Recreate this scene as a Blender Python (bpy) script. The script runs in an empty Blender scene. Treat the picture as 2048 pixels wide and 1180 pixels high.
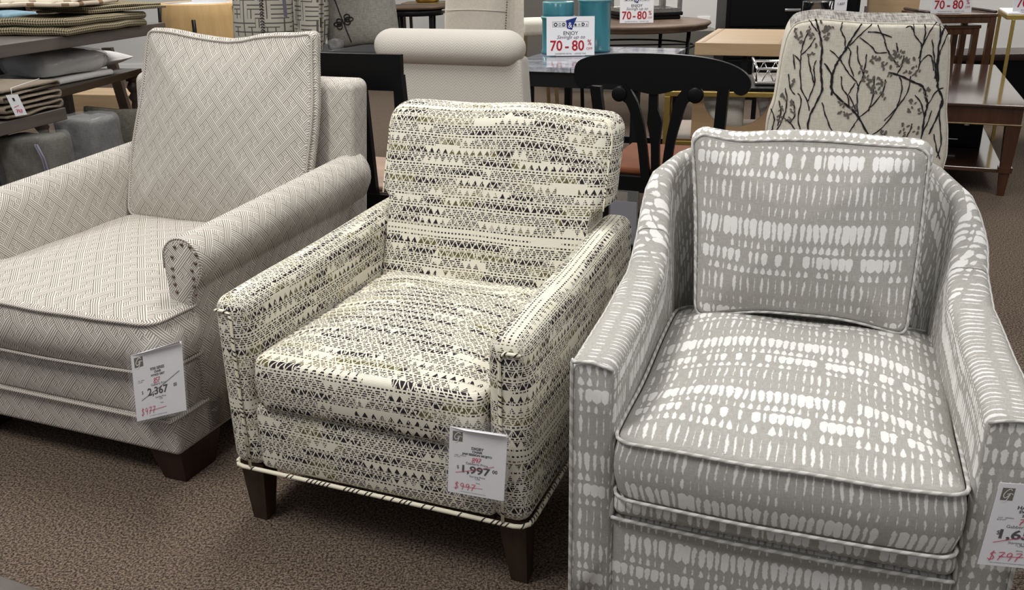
import bpy, math, random
from mathutils import Vector, Matrix, noise
random.seed(7)
S = bpy.context.scene
C = S.collection
PI = math.pi

# ---------------------------------------------------------------- camera, world, lights, exposure
F, TH, RO, H = 1797.4, .3651, -.016, 1.3031
FWD = Vector((0, math.cos(TH), -math.sin(TH)))
UP0 = Vector((0, math.sin(TH), math.cos(TH)))
RT0 = Vector((1, 0, 0))
RT = RT0*math.cos(RO) + UP0*math.sin(RO)
UP = -RT0*math.sin(RO) + UP0*math.cos(RO)
CAM = Vector((0, 0, H))
cd = bpy.data.cameras.new('camera')
cam = bpy.data.objects.new('camera', cd)
C.objects.link(cam)
cam.matrix_world = Matrix(((RT.x, UP.x, -FWD.x, 0), (RT.y, UP.y, -FWD.y, 0), (RT.z, UP.z, -FWD.z, H), (0, 0, 0, 1)))
cd.sensor_width = 36
cd.lens = F/2048*36
cd.clip_start = .05
cd.clip_end = 60
S.camera = cam

w = bpy.data.worlds.new('world')
S.world = w
w.use_nodes = True
w.node_tree.nodes['Background'].inputs[0].default_value = (.93, .96, 1, 1)
w.node_tree.nodes['Background'].inputs[1].default_value = .27

def area(name, loc, rot, sx, sy, power, col=(1, .97, .92)):
    l = bpy.data.lights.new(name, 'AREA')
    l.shape = 'RECTANGLE'
    l.size, l.size_y, l.energy, l.color = sx, sy, power, col
    o = bpy.data.objects.new(name, l)
    C.objects.link(o)
    o.location = loc
    o.rotation_euler = rot
    return o
# ceiling fixtures of the show room, all facing straight down
for (x, y, p) in ((-1.5, .9, 66), (1.3, .5, 34), (-.4, 2.9, 50), (2.6, 3.4, 40), (-3.2, 4.0, 48), (-1.6, 6.4, 60), (-3.6, 8.6, 60), (1.4, 7.2, 64), (1.6, 9.6, 60), (4.6, 7.6, 50), (6.3, 9.6, 60)):
    area('ceiling_lamp', (x, y, 3.0), (0, 0, 0), .6, 1.2, p*.86)
S.view_settings.view_transform = 'Standard'
S.view_settings.look = 'None'
S.view_settings.gamma = 1
S.view_settings.use_curve_mapping = False
S.view_settings.exposure = .1
S.cycles.max_bounces = 6
S.cycles.transparent_max_bounces = 12
S.cycles.use_denoising = True

# ---------------------------------------------------------------- reading the photo: rays, planes, frames
def ray(x, y):
    return RT*((x-1024)/F) + UP*((590-y)/F) + FWD
class Fr:
    """a frame on the floor: origin and turn about z; pl() gives the local point seen at a pixel on one local plane"""
    def __init__(s, x0, y0, ph):
        s.o = Vector((x0, y0, 0)); s.c, s.s, s.ph = math.cos(ph), math.sin(ph), ph
    def inv(s, P):
        d = P - s.o
        return Vector((s.c*d.x+s.s*d.y, -s.s*d.x+s.c*d.y, d.z))
    def w(s, x, y, z):
        return s.o + Vector((s.c*x-s.s*y, s.s*x+s.c*y, z))
    def pl(s, px, py, ax, v):
        a = s.inv(CAM); b = s.inv(CAM+ray(px, py)) - a
        return a + b*((v-a[ax])/b[ax])
W0 = Fr(0, 0, 0)

# ---------------------------------------------------------------- mesh building
class MB:
    def __init__(s):
        s.v, s.f, s.uv, s.m, s.sm = [], [], [], [], []
    def add(s, vs, fs, uvs=None, mi=0, smooth=True):
        o = len(s.v)
        s.v += [tuple(p) for p in vs]
        for k, f in enumerate(fs):
            s.f.append(tuple(i+o for i in f))
            s.uv.append(uvs[k] if uvs else [(s.v[i+o][0], s.v[i+o][2]) for i in f])
            s.m.append(mi); s.sm.append(smooth)
        return s
    def build(s, name, mats, parent=None):
        me = bpy.data.meshes.new(name)
        me.from_pydata(s.v, [], s.f)
        ul = me.uv_layers.new(name='UVMap')
        k = 0
        for i, p in enumerate(me.polygons):
            p.use_smooth = s.sm[i]; p.material_index = s.m[i]
            for j in range(len(s.f[i])):
                ul.data[k].uv = s.uv[i][j]; k += 1
        for m in (mats if isinstance(mats, (list, tuple)) else [mats]):
            me.materials.append(m)
        o = bpy.data.objects.new(name, me)
        C.objects.link(o)
        if parent is not None: o.parent = parent
        return o

def axis_samples(h, r, n, k=4):
    if r >= h: r = h*.98
    if r < 1e-5: return [-h+2*h*i/n for i in range(n+1)]
    a = [h-r+r*math.tan(PI/4*i/k) for i in range(k+1)]
    mid = [-(h-r)+2*(h-r)*i/n for i in range(1, n)]
    return [-q for q in reversed(a)] + mid + a
def rbox(b, X, Y, Z, r=.01, puff=(0, 0, 0), deform=None, n=6, k=3, swap=False, uo=(0, 0), mi=0, smooth=True, skip=()):
    c = [(q[0]+q[1])/2 for q in (X, Y, Z)]
    h = [abs(q[1]-q[0])/2 for q in (X, Y, Z)]
    r = min(r, min(h)*.98)
    nn = n if isinstance(n, (tuple, list)) else (n, n, n)
    sm = [axis_samples(h[i], r, nn[i], k) for i in range(3)]
    def fin(p):
        q = [max(-(h[i]-r), min(h[i]-r, p[i])) for i in range(3)]
        d = [p[i]-q[i] for i in range(3)]
        L = math.sqrt(sum(x*x for x in d))
        if L > 1e-9 and r > 1e-5: q = [q[i]+d[i]*r/L for i in range(3)]
        else: q = list(p)
        t = [min(1, abs(q[i])/h[i]) for i in range(3)]
        o = list(q)
        for i in range(3):
            if puff[i]:
                a, e = [j for j in range(3) if j != i]
                o[i] += math.copysign(puff[i], q[i])*(1-t[a]**2.4)*(1-t[e]**2.4)*t[i]
        P = Vector((o[0]+c[0], o[1]+c[1], o[2]+c[2]))
        return deform(P) if deform else P
    vs, fs, uvs, idx = [], [], [], {}
    def vid(p):
        key = tuple(round(x, 6) for x in p)
        if key not in idx:
            idx[key] = len(vs); vs.append(fin(p))
        return idx[key]
    for ax in range(3):
        for sg in (-1, 1):
            if (ax, sg) in skip: continue
            a, e = [j for j in range(3) if j != ax]
            for i in range(len(sm[a])-1):
                for j in range(len(sm[e])-1):
                    quad = []
                    for (ii, jj) in ((i, j), (i+1, j), (i+1, j+1), (i, j+1)):
                        p = [0, 0, 0]; p[ax] = sg*h[ax]; p[a] = sm[a][ii]; p[e] = sm[e][jj]
                        quad.append(p)
                    flip = (sg < 0) != (ax == 1)
                    if flip: quad.reverse()
                    ids = [vid(p) for p in quad]
                    if len(set(ids)) < 4: continue
                    fs.append(ids)
                    uu = []
                    for p in quad:
                        q = [p[t]+c[t] for t in range(3)]
                        if ax == 2: t = (q[1], q[0]) if swap else (q[0], q[1])
                        elif ax == 1: t = (q[0], q[2])
                        else: t = (q[1], q[2])
                        uu.append((t[0]+uo[0], t[1]+uo[1]))
                    uvs.append(uu)
    b.add(vs, fs, uvs, mi, smooth)
    return fin, c, h
def box(b, X, Y, Z, r=.002, mi=0, deform=None):
    rbox(b, X, Y, Z, r, n=1, k=1, mi=mi, deform=deform, smooth=False)
    return b
def rpoly(pts, r, n=5, step=.03):
    """round the corners of a closed polygon, resample its sides"""
    out = []
    N = len(pts)
    rr = r if isinstance(r, (list, tuple)) else [r]*N
    for i in range(N):
        p = Vector(pts[i]); a = Vector(pts[i-1]); c = Vector(pts[(i+1) % N])
        u = a-p; v = c-p
        d = min(rr[i], u.length*.48, v.length*.48)
        if d < 1e-5: out.append(p); continue
        s = p+u.normalized()*d; e = p+v.normalized()*d
        for k in range(n+1):
            t = k/n
            out.append(s*(1-t)**2+p*2*t*(1-t)+e*t*t)
    res = []
    for i in range(len(out)):
        a, c = out[i], out[(i+1) % len(out)]
        L = (c-a).length
        m = max(1, int(L/step))
        for k in range(m): res.append(a+(c-a)*k/m)
    return res
def slab(b, outl, t0, t1, fr, er=.01, crown=(0, 0), k=3, mi=(0, 0), uo=(0, 0), bulge=0, sides=(0, .2, .4, .6, .78, .9)):
    """a cushion or board: closed outline (a, c) with thickness t; fr(a, c, t) gives the point"""
    cx = sum(p[0] for p in outl)/len(outl); cy = sum(p[1] for p in outl)/len(outl)
    R = [math.hypot(p[0]-cx, p[1]-cy) for p in outl]
    N = len(outl)
    per = [0]
    for i in range(N):
        a, c = outl[i], outl[(i+1) % N]
        per.append(per[-1]+math.hypot(a[0]-c[0], a[1]-c[1]))
    er = min(er, (t1-t0)*.49)
    prof = []
    for s in sides: prof.append((s, None, t0-crown[0]*(1-s**2.2), 0))
    for q in range(k+1):
        an = PI/2*q/k
        prof.append((1, er*(1-math.sin(an)), t0+er*(1-math.cos(an)), 1 if q else 0))
    if bulge:
        for t in (.3, .5, .7): prof.append((1, -bulge*math.sin(PI*t), t0+(t1-t0)*t, 1))
    for q in range(k+1):
        an = PI/2*q/k
        prof.append((1, er*(1-math.cos(an)), t1-er*(1-math.sin(an)), 1))
    for s in reversed(sides): prof.append((s, None, t1+crown[1]*(1-s**2.2), 2))
    vs = []; pa = []
    for (s, ins, t, kind) in prof:
        row = []
        for i, p in enumerate(outl):
            g = s if ins is None else max(0, (R[i]-ins)/R[i])
            if ins is None: g = s*max(0, (R[i]-er)/R[i])
            a = cx+(p[0]-cx)*g; c = cy+(p[1]-cy)*g
            row.append((a, c)); vs.append(fr(a, c, t))
        pa.append(row)
    fs, uv1, fs2, uv2 = [], [], [], []
    for q in range(len(prof)-1):
        side = prof[q][3] == 1 and prof[q+1][3] == 1 or (prof[q][1] is not None and prof[q+1][1] is not None)
        for i in range(N):
            j = (i+1) % N
            f = [q*N+i, q*N+j, (q+1)*N+j, (q+1)*N+i]
            if side:
                uu = [(per[i], prof[q][2]), (per[i+1], prof[q][2]), (per[i+1], prof[q+1][2]), (per[i], prof[q+1][2])]
                fs2.append(f); uv2.append([(x+uo[0], y+uo[1]) for x, y in uu])
            else:
                uu = [pa[q][i], pa[q][j], pa[q+1][j], pa[q+1][i]]
                fs.append(f); uv1.append([(x+uo[0], y+uo[1]) for x, y in uu])
    o = len(b.v)
    b.add(vs, fs, uv1, mi[0])
    for f, u in zip(fs2, uv2):
        b.f.append(tuple(x+o for x in f)); b.uv.append(u); b.m.append(mi[1]); b.sm.append(True)
    return b
def tube(b, path, r, n=6, closed=False, mi=0, cap=True, rr=None):
    P = [Vector(p) for p in path]
    N = len(P)
    T = []
    for i in range(N):
        a = P[i-1] if (i or closed) else P[0]
        c = P[(i+1) % N] if (i < N-1 or closed) else P[-1]
        d = c-a
        T.append(d.normalized() if d.length > 1e-9 else Vector((0, 0, 1)))
    up = Vector((0, 0, 1)) if abs(T[0].z) < .9 else Vector((1, 0, 0))
    nrm = (up-T[0]*up.dot(T[0])).normalized()
    vs, L = [], [0]
    for i in range(N):
        nrm = nrm-T[i]*nrm.dot(T[i])
        nrm = nrm.normalized() if nrm.length > 1e-6 else Vector((1, 0, 0))
        bi = T[i].cross(nrm)
        ri = rr[i] if rr else r
        for k in range(n):
            a = 2*PI*k/n
            vs.append(P[i]+nrm*math.cos(a)*ri+bi*math.sin(a)*ri)
        L.append(L[-1]+(P[(i+1) % N]-P[i]).length)
    fs, uv = [], []
    for i in range(N if closed else N-1):
        j = (i+1) % N
        for k in range(n):
            m = (k+1) % n
            fs.append([i*n+k, i*n+m, j*n+m, j*n+k])
            uv.append([(L[i], k*r), (L[i], (k+1)*r), (L[i+1], (k+1)*r), (L[i+1], k*r)])
    if not closed and cap:
        fs.append([k for k in reversed(range(n))]); uv.append([(0, 0)]*n)
        fs.append([(N-1)*n+k for k in range(n)]); uv.append([(0, 0)]*n)
    return b.add(vs, fs, uv, mi)
def bar(b, p, q, wx, wy, wx2=None, wy2=None, mi=0):
    """square tapered bar from p (top) to q (bottom)"""
    wx2 = wx if wx2 is None else wx2; wy2 = wy if wy2 is None else wy2
    vs = []
    for c, a, e in ((p, wx, wy), (q, wx2, wy2)):
        for sx, sy in ((-1, -1), (1, -1), (1, 1), (-1, 1)):
            vs.append((c[0]+sx*a/2, c[1]+sy*e/2, c[2]))
    fs = [[0, 1, 2, 3], [7, 6, 5, 4]]+[[i+4, (i+1) % 4+4, (i+1) % 4, i] for i in range(4)]
    return b.add(vs, fs, None, mi, False)
def lathe(b, prof, c=(0, 0, 0), n=28, mi=0, sx=1, sy=1):
    vs = []
    for (r, z) in prof:
        for k in range(n):
            a = 2*PI*k/n
            vs.append((c[0]+r*sx*math.cos(a), c[1]+r*sy*math.sin(a), c[2]+z))
    fs, uv = [], []
    for i in range(len(prof)-1):
        for k in range(n):
            m = (k+1) % n
            fs.append([i*n+k, i*n+m, (i+1)*n+m, (i+1)*n+k])
            uv.append([(k*.1, prof[i][1]), (k*.1+.1, prof[i][1]), (k*.1+.1, prof[i+1][1]), (k*.1, prof[i+1][1])])
    if prof[0][0] > 1e-5: fs.append([k for k in reversed(range(n))]); uv.append([(vs[k][0], vs[k][1]) for k in reversed(range(n))])
    if prof[-1][0] > 1e-5:
        o = (len(prof)-1)*n
        fs.append([o+k for k in range(n)]); uv.append([(vs[o+k][0], vs[o+k][1]) for k in range(n)])
    return b.add(vs, fs, uv, mi)
def loft(b, secs, uvs, mi=0, cap=True, closed=True):
    n = len(secs[0])
    vs = [p for s in secs for p in s]
    fs, uv = [], []
    for i in range(len(secs)-1):
        for k in range(n if closed else n-1):
            m = (k+1) % n
            fs.append([i*n+k, i*n+m, (i+1)*n+m, (i+1)*n+k])
            v1 = uvs[i][k]; v2 = uvs[i][k+1]; v3 = uvs[i+1][k+1]; v4 = uvs[i+1][k]
            uv.append([v1, v2, v3, v4])
    if cap:
        for o, rev in ((0, True), ((len(secs)-1)*n, False)):
            ids = [o+k for k in range(n)]
            if rev: ids.reverse()
            fs.append(ids); uv.append([(vs[i][0], vs[i][2]) for i in ids])
    return b.add(vs, fs, uv, mi)
def text(b, s, x, z, size, mi=0, align='CENTER', sx=1, y=0, shear=0, rot=0, bold=0):
    cu = bpy.data.curves.new('lettering', 'FONT')
    cu.body = s; cu.size = size; cu.align_x = align; cu.shear = shear; cu.resolution_u = 3
    cu.offset = bold
    to = bpy.data.objects.new('lettering', cu)
    C.objects.link(to)
    dg = bpy.context.evaluated_depsgraph_get()
    me = to.evaluated_get(dg).to_mesh()
    cr, sr = math.cos(rot), math.sin(rot)
    vs = [(x+(v.co.x*sx)*cr-v.co.y*sr, y, z+(v.co.x*sx)*sr+v.co.y*cr) for v in me.vertices]
    fs = [list(p.vertices) for p in me.polygons]
    b.add(vs, fs, None, mi, False)
    to.to_mesh_clear()
    bpy.data.objects.remove(to); bpy.data.curves.remove(cu)
def ribbon(b, pts, wd, y=0, mi=0, fr=None):
    """flat stroke of pen or print in the x-z plane"""
    P = [Vector((p[0], p[1])) for p in pts]
    vs = []
    N = len(P)
    for i in range(N):
        d = P[min(i+1, N-1)]-P[max(i-1, 0)]
        if d.length < 1e-9: d = Vector((1, 0))
        d.normalize()
        nn = Vector((-d.y, d.x))
        ww = wd[i] if isinstance(wd, list) else wd
        for sg in (1, -1):
            q = P[i]+nn*ww/2*sg
            vs.append(fr(q.x, q.y) if fr else (q.x, y, q.y))
    fs = [[2*i, 2*i+1, 2*i+3, 2*i+2] for i in range(N-1)]
    return b.add(vs, fs, None, mi, False)
def smooth_pts(pts, k=5):
    """Catmull-Rom through the points"""
    P = [Vector(p) for p in pts]
    out = []
    for i in range(len(P)-1):
        p0, p1, p2, p3 = P[max(i-1, 0)], P[i], P[i+1], P[min(i+2, len(P)-1)]
        for j in range(k):
            t = j/k
            out.append(.5*((2*p1)+(p2-p0)*t+(2*p0-5*p1+4*p2-p3)*t*t+(-p0+3*p1-3*p2+p3)*t**3))
    out.append(P[-1])
    return out

# ---------------------------------------------------------------- things and their properties
def thing(name, label, cat, loc=(0, 0, 0), rotz=0, group=None):
    o = bpy.data.objects.new(name, None)
    C.objects.link(o)
    o.empty_display_size = .1
    o.location = loc; o.rotation_euler = (0, 0, rotz)
    return tag(o, label, cat, group)
def tag(o, label, cat, group=None):
    o['label'] = label; o['category'] = cat
    if group: o['group'] = group
    return o
def at(fr, name, label, cat, group=None):
    return thing(name, label, cat, tuple(fr.o), fr.ph, group)
def struct(o):
    o['kind'] = 'structure'
    return o

# ---------------------------------------------------------------- materials
class X:
    """a value in a shader tree, with arithmetic"""
    def __init__(s, t, k): s.t, s.k = t, k
    def _m(s, op, *a):
        n = s.t.nodes.new('ShaderNodeMath'); n.operation = op
        for i, q in enumerate((s,)+a):
            if isinstance(q, X): s.t.links.new(q.k, n.inputs[i])
            else: n.inputs[i].default_value = q
        return X(s.t, n.outputs[0])
    def __add__(s, o): return s._m('ADD', o)
    def __sub__(s, o): return s._m('SUBTRACT', o)
    def __mul__(s, o): return s._m('MULTIPLY', o)
    __radd__ = __add__
    __rmul__ = __mul__
    def rsub(s, v): return (s*-1)+v
    def __truediv__(s, o): return s._m('DIVIDE', o)
    def fract(s): return s._m('FRACT')
    def floor(s): return s._m('FLOOR')
    def abs(s): return s._m('ABSOLUTE')
    def sin(s): return s._m('SINE')
    def lt(s, o): return s._m('LESS_THAN', o)
    def gt(s, o): return s._m('GREATER_THAN', o)
    def mn(s, o): return s._m('MINIMUM', o)
    def mx(s, o): return s._m('MAXIMUM', o)
    def sqrt(s): return s._m('SQRT')
    def clamp(s): return s.mx(0).mn(1)
    def pick(s, a, b):
        return s*a + s.rsub(1)*b
class Mat:
    def __init__(s, name, rough=.8, spec=.3, metal=0):
        s.m = bpy.data.materials.new(name); s.m.use_nodes = True
        s.t = s.m.node_tree
        s.b = s.t.nodes['Principled BSDF']
        s.b.inputs['Roughness'].default_value = rough
        s.b.inputs['Specular IOR Level'].default_value = spec
        s.b.inputs['Metallic'].default_value = metal
    def uv(s):
        n = s.t.nodes.new('ShaderNodeUVMap'); n.uv_map = 'UVMap'
        q = s.t.nodes.new('ShaderNodeSeparateXYZ'); s.t.links.new(n.outputs[0], q.inputs[0])
        return X(s.t, q.outputs[0]), X(s.t, q.outputs[1])
    def obj(s):
        n = s.t.nodes.new('ShaderNodeTexCoord')
        q = s.t.nodes.new('ShaderNodeSeparateXYZ'); s.t.links.new(n.outputs['Object'], q.inputs[0])
        return [X(s.t, q.outputs[i]) for i in range(3)]
    def vec(s, *a):
        n = s.t.nodes.new('ShaderNodeCombineXYZ')
        for i, q in enumerate(a):
            if isinstance(q, X): s.t.links.new(q.k, n.inputs[i])
            else: n.inputs[i].default_value = q
        return n.outputs[0]
    def noise(s, vec, scale=1, detail=2, rough=.5):
        n = s.t.nodes.new('ShaderNodeTexNoise')
        s.t.links.new(vec, n.inputs['Vector'])
        n.inputs['Scale'].default_value = scale; n.inputs['Detail'].default_value = detail; n.inputs['Roughness'].default_value = rough
        return X(s.t, n.outputs[0])
    def white(s, vec):
        n = s.t.nodes.new('ShaderNodeTexWhiteNoise'); n.noise_dimensions = '3D'
        s.t.links.new(vec, n.inputs['Vector'])
        return X(s.t, n.outputs['Value'])
    def mix(s, f, a, b):
        n = s.t.nodes.new('ShaderNodeMix'); n.data_type = 'RGBA'
        if isinstance(f, X): s.t.links.new(f.k, n.inputs[0])
        else: n.inputs[0].default_value = f
        for i, q in ((6, a), (7, b)):
            if isinstance(q, (tuple, list)): n.inputs[i].default_value = (*q, 1)
            else: s.t.links.new(q, n.inputs[i])
        return n.outputs[2]
    def color(s, c):
        if isinstance(c, (tuple, list)): s.b.inputs['Base Color'].default_value = (*c, 1)
        else: s.t.links.new(c, s.b.inputs['Base Color'])
        return s
    def bump(s, h, strength=.3, dist=.001):
        n = s.t.nodes.new('ShaderNodeBump')
        n.inputs['Strength'].default_value = strength; n.inputs['Distance'].default_value = dist
        s.t.links.new(h.k, n.inputs['Height']); s.t.links.new(n.outputs[0], s.b.inputs['Normal'])
        return s
def plain(name, c, rough=.7, spec=.3, metal=0, var=.12, scale=30, stretch=(1, 1, 1), bump=0):
    m = Mat(name, rough, spec, metal)
    if var:
        x, y, z = m.obj()
        n = m.noise(m.vec(x*stretch[0], y*stretch[1], z*stretch[2]), scale, 4, .6)
        m.color(m.mix(((n-.5)*2+.5).clamp(), tuple(q*(1-var) for q in c), tuple(min(1, q*(1+var)) for q in c)))
        if bump: m.bump(n, bump, .002)
    else: m.color(c)
    return m.m
def weave(name, c, c2, pitch=.0016, rough=.9, soft=.5):
    m = Mat(name, rough, .15)
    u, v = m.uv()
    n = m.noise(m.vec(u*(1/pitch*.12), v*(1/pitch)), 1, 1) ; n2 = m.noise(m.vec(u*(1/pitch), v*(1/pitch*.12)), 1, 1)
    f = ((n+n2-1)*2.2+.5).clamp()
    m.color(m.mix(f, c, c2)); m.bump(n+n2, .25, .0008)
    return m.m
def wood(name, c, c2, rough=.4, spec=.4, axis=0, scale=6, coat=0):
    m = Mat(name, rough, spec)
    q = m.obj()
    st = [1.0, 1.0, 1.0]; st[axis] = .08
    n = m.noise(m.vec(q[0]*st[0], q[1]*st[1], q[2]*st[2]), scale*6, 5, .65)
    m.color(m.mix(((n-.5)*2.4+.5).clamp(), c, c2))
    m.b.inputs['Coat Weight'].default_value = coat; m.b.inputs['Coat Roughness'].default_value = .08
    return m.m
M = {}
# basket weave of diagonal bands of thin lines
def mat_basket():
    m = Mat('basketweave_upholstery', .95, .1)
    u, v = m.uv()
    P = .061
    p = (u*1.0+v*.92)*(.7071/P)*1.15; q = (u*-1.0+v*.92)*(.7071/P)*1.15
    wb = .39
    a, b = p.fract(), q.fract()
    inA, inB = a.lt(wb), b.lt(wb)
    par = ((p.floor()+q.floor())*.5).fract().gt(.25)
    NL = 4/wb
    def lines(t, f): return (t*(f*2*PI)).sin()*.5+.5
    sA = lines(a, NL); sB = lines(b, NL)
    cx = (a-wb)*(2/(1-wb))-1; cy = (b-wb)*(2/(1-wb))-1
    quad = (cx*cy).gt(0)
    sq = quad.pick(lines(cx, 3.25), lines(cy, 3.25))
    both = inA*inB
    # along A where only A or (both and parity)
    useA = (inA*inB.rsub(1)+both*par).clamp()
    useB = (inB*inA.rsub(1)+both*par.rsub(1)).clamp()
    useS = (inA.rsub(1)*inB.rsub(1))
    d = useA*sA+useB*sB+useS*sq
    nz = m.noise(m.vec(u*900, v*900), 1, 1)
    d = ((d-.5)*1.7+.42+(nz-.5)*.5).clamp()
    m.color(m.mix(d, (.66, .625, .575), (.2, .175, .15)))
    m.bump(d*-1, .3, .0008)
    return m.m
M['basket'] = mat_basket()
M['basket_welt'] = None
def mat_welt(name, c, c2, P=.008):
    m = Mat(name, .95, .1)
    u, v = m.uv()
    f = (((u+v*1.2)*(2*PI/P)).sin()*1.5+.5).clamp()
    m.color(m.mix(f, c, c2))
    return m.m
M['basket_welt'] = mat_welt('basketweave_cord', (.66, .62, .57), (.2, .17, .15))
# zigzag dashes on cream
def mat_zigzag():
    m = Mat('zigzag_upholstery', .95, .1)
    u, v = m.uv()
    wv = m.noise(m.vec(u*5, v*5), 1, 1)
    v = v+(wv-.5)*.008
    P, RP = .0208, .0262
    row = (v/RP).floor(); r = (v/RP).fract()
    rnd = m.white(m.vec(row, 3.1, 0))
    uu = u+rnd*.05
    ph = (uu/P).fract()
    t = ((ph-.5).abs()*2)
    zone = r.lt(.70)
    rr = r/.70
    line = (rr-(t*.96+.02)).abs().lt(.14)
    up = rr.lt(t)
    st = (v/.0046).fract().lt(.62)
    colw = (uu/.0011).fract()
    n1 = m.noise(m.vec(uu*6, row*3.7, 1), 1, 1)
    n2 = m.noise(m.vec(uu*6, row*5.3, 5), 1, 1)
    n3 = m.noise(m.vec(uu*5, row*2.9, 9), 1, 1)
    solid = n3.gt(.5)*(rr-.42).abs().lt(.3)
    fill = (st+solid).clamp()
    blank = m.white(m.vec(row, 8.2, 4)).gt(.17)
    dens = up.pick(n1.gt(.36), n2.gt(.42))*blank
    tri = zone*line.rsub(1)*fill*dens
    gapd = zone.rsub(1)*(uu/P*2+.2).fract().lt(.62)*((r-.85).abs().lt(.07))*n2.gt(.33)+blank.rsub(1)*(uu/P*2).fract().lt(.5)*((r-.3).abs().lt(.08))*n1.gt(.4)
    d = (tri+gapd).clamp()
    jit = m.white(m.vec((uu/.0020).floor(), (v/.0046).floor(), 2)).gt(.13)
    d = d*jit
    ol = m.noise(m.vec(uu*4, row*6.1, 14), 1, 1).gt(.6)
    dark = m.mix(ol, (.028, .023, .028), (.12, .105, .05))
    yl = m.noise(m.vec(uu*3, row*1.7, 30), 1, 1).gt(.66)
    cream = m.mix(((v/.0022).fract().gt(.5)), (.75, .715, .61), (.65, .615, .515))
    m.color(m.mix(d, cream, dark))
    m.bump(((v/.0022).fract()-.5).abs(), .35, .001)
    return m.m
M['zig'] = mat_zigzag()
def mat_zigwelt():
    m = Mat('zigzag_cord', .95, .1)
    u, v = m.uv()
    n = m.white(m.vec((u/.011+v*60).floor(), 1, 1))
    f = (u/.011+v*60).fract().lt(.38)*n.gt(.45)
    m.color(m.mix(f, (.8, .75, .6), (.05, .042, .045)))
    return m.m
M['zig_welt'] = mat_zigwelt()
# white drops on grey linen
def mat_drops():
    m = Mat('shibori_drop_linen', .95, .1)
    u, v = m.uv()
    nj = m.noise(m.vec(u*26, v*14), 1, 1)
    nk = m.noise(m.vec(u*70, v*45), 1, 1)
    un = (u+(nj-.5)*.010+(nk-.5)*.0035)*(1/.0148)
    col = un.floor(); x = un.fract()-.5
    LV = .206
    vv = (v+(m.noise(m.vec(u*9, 3.3, v*2), 1, 1)-.5)*.011)*(1/LV)
    blk = vv.floor(); y = vv.fract()*LV
    edge = (m.noise(m.vec(u*300, v*160), 1, 2)-.5)*.42
    tot = None
    bands = ((.002, .024, .20), (.030, .073, .235), (.079, .096, .33), (.099, .130, .56), (.134, .153, .33), (.155, .200, .58))
    for i, (a, e, wd) in enumerate(bands):
        s = ((y-a)*(1/(e-a))).clamp()
        rn = m.white(m.vec(col, i*3.7, blk*0+1)); rn2 = m.white(m.vec(col, i*1.3+9, blk*0+2))
        sh = (s*5).mn(1)*((s.rsub(1)*(5 if i in (3, 5) else 3)).mn(1)).sqrt()
        taper = s*.5+.6 if i not in (2, 4) else s*-.6+1.15
        wl = sh*taper*(rn*.95+.42)*wd
        hid = rn2.gt(.06)
        msk = ((wl+edge*.8-x.abs())*9).clamp()*s.gt(.001)*s.lt(.999)*hid
        tot = msk if tot is None else tot.mx(msk)
    th = m.noise(m.vec(u*60, v*1500), 1, 1); th2 = m.noise(m.vec(u*1500, v*60), 1, 1)
    ln = ((th+th2-1)*1.6+.5).clamp()
    grey = m.mix(ln, (.31, .30, .275), (.45, .437, .41))
    white = m.mix(ln, (.70, .69, .675), (.80, .79, .775))
    m.color(m.mix(tot, grey, white))
    m.bump(th+th2, .15, .0006)
    return m.m
M['drop'] = mat_drops()
M['drop_welt'] = mat_welt('shibori_cord', (.42, .41, .385), (.6, .59, .57), .03)
def mat_herring():
    m = Mat('herringbone_upholstery', .95, .1)
    u, v = m.uv()
    t = ((u/.046).fract()-.5).abs()*.046
    f = (((v+t*1.0)*(2*PI/.0125)).sin()*1.0+.5).clamp()
    nz = m.noise(m.vec(u*600, v*600), 1, 1)
    f = (f*.8+(nz-.5)*.9).clamp()
    m.color(m.mix(f, (.60, .57, .52), (.44, .41, .365)))
    return m.m
M['herring'] = mat_herring()
def mat_key():
    m = Mat('greek_key_fabric', .9, .15)
    u, v = m.uv()
    s = .05
    cu, cv = (u/s), (v/s)
    rn = m.white(m.vec(cu.floor(), cv.floor(), 1))
    fu, fv = cu.fract(), cv.fract()
    ln = (fu-.5).abs().lt(.07)*rn.gt(.35)+(fv-.5).abs().lt(.07)*rn.lt(.65)+(fu-.0).abs().lt(.06)*rn.gt(.7)+fv.lt(.12)*rn.lt(.4)
    nz = m.noise(m.vec(u*500, v*500), 1, 1)
    m.color(m.mix((ln.clamp()*.95+(nz-.5)*.3).clamp(), (.42, .40, .34), (.07, .067, .06)))
    return m.m
M['key'] = mat_key()
def mat_check(name, a, c, s=.011):
    m = Mat(name, .95, .1)
    u, v = m.uv()
    f = (u/s).fract().gt(.5)+(v/s).fract().gt(.5)
    m.color(m.mix(f*.5, a, c))
    return m.m
M['check'] = mat_check('checked_blanket_cloth', (.36, .31, .2), (.03, .022, .017), .016)
def mat_plaid():
    m = Mat('cream_plaid_cloth', .95, .1)
    u, v = m.uv()
    f = (u/.21).fract().lt(.22)*.55+(v/.13).fract().lt(.2)*.5
    m.color(m.mix(f.clamp(), (.83, .76, .64), (.24, .15, .09)))
    return m.m
M['plaid'] = mat_plaid()
def mat_carpet():
    m = Mat('brown_carpet', 1, .05)
    x, y, z = m.obj()
    n = m.noise(m.vec(x, y, 0), 170, 3, .8); n2 = m.noise(m.vec(x, y, 4), 90, 2, .6); n3 = m.noise(m.vec(x, y, 8), 5, 2)
    c1 = m.mix(((n-.5)*7+.42).clamp(), (.009, .006, .006), (.27, .205, .155))
    c2 = m.mix(((n2-.5)*3+.5).clamp(), (.05, .036, .034), (.145, .112, .083))
    c = m.mix(.25, c1, c2)
    m.color(m.mix((n3*.22).clamp(), c, (.1, .075, .06)))
    m.bump(n, .6, .004)
    return m.m
M['carpet'] = mat_carpet()
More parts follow.
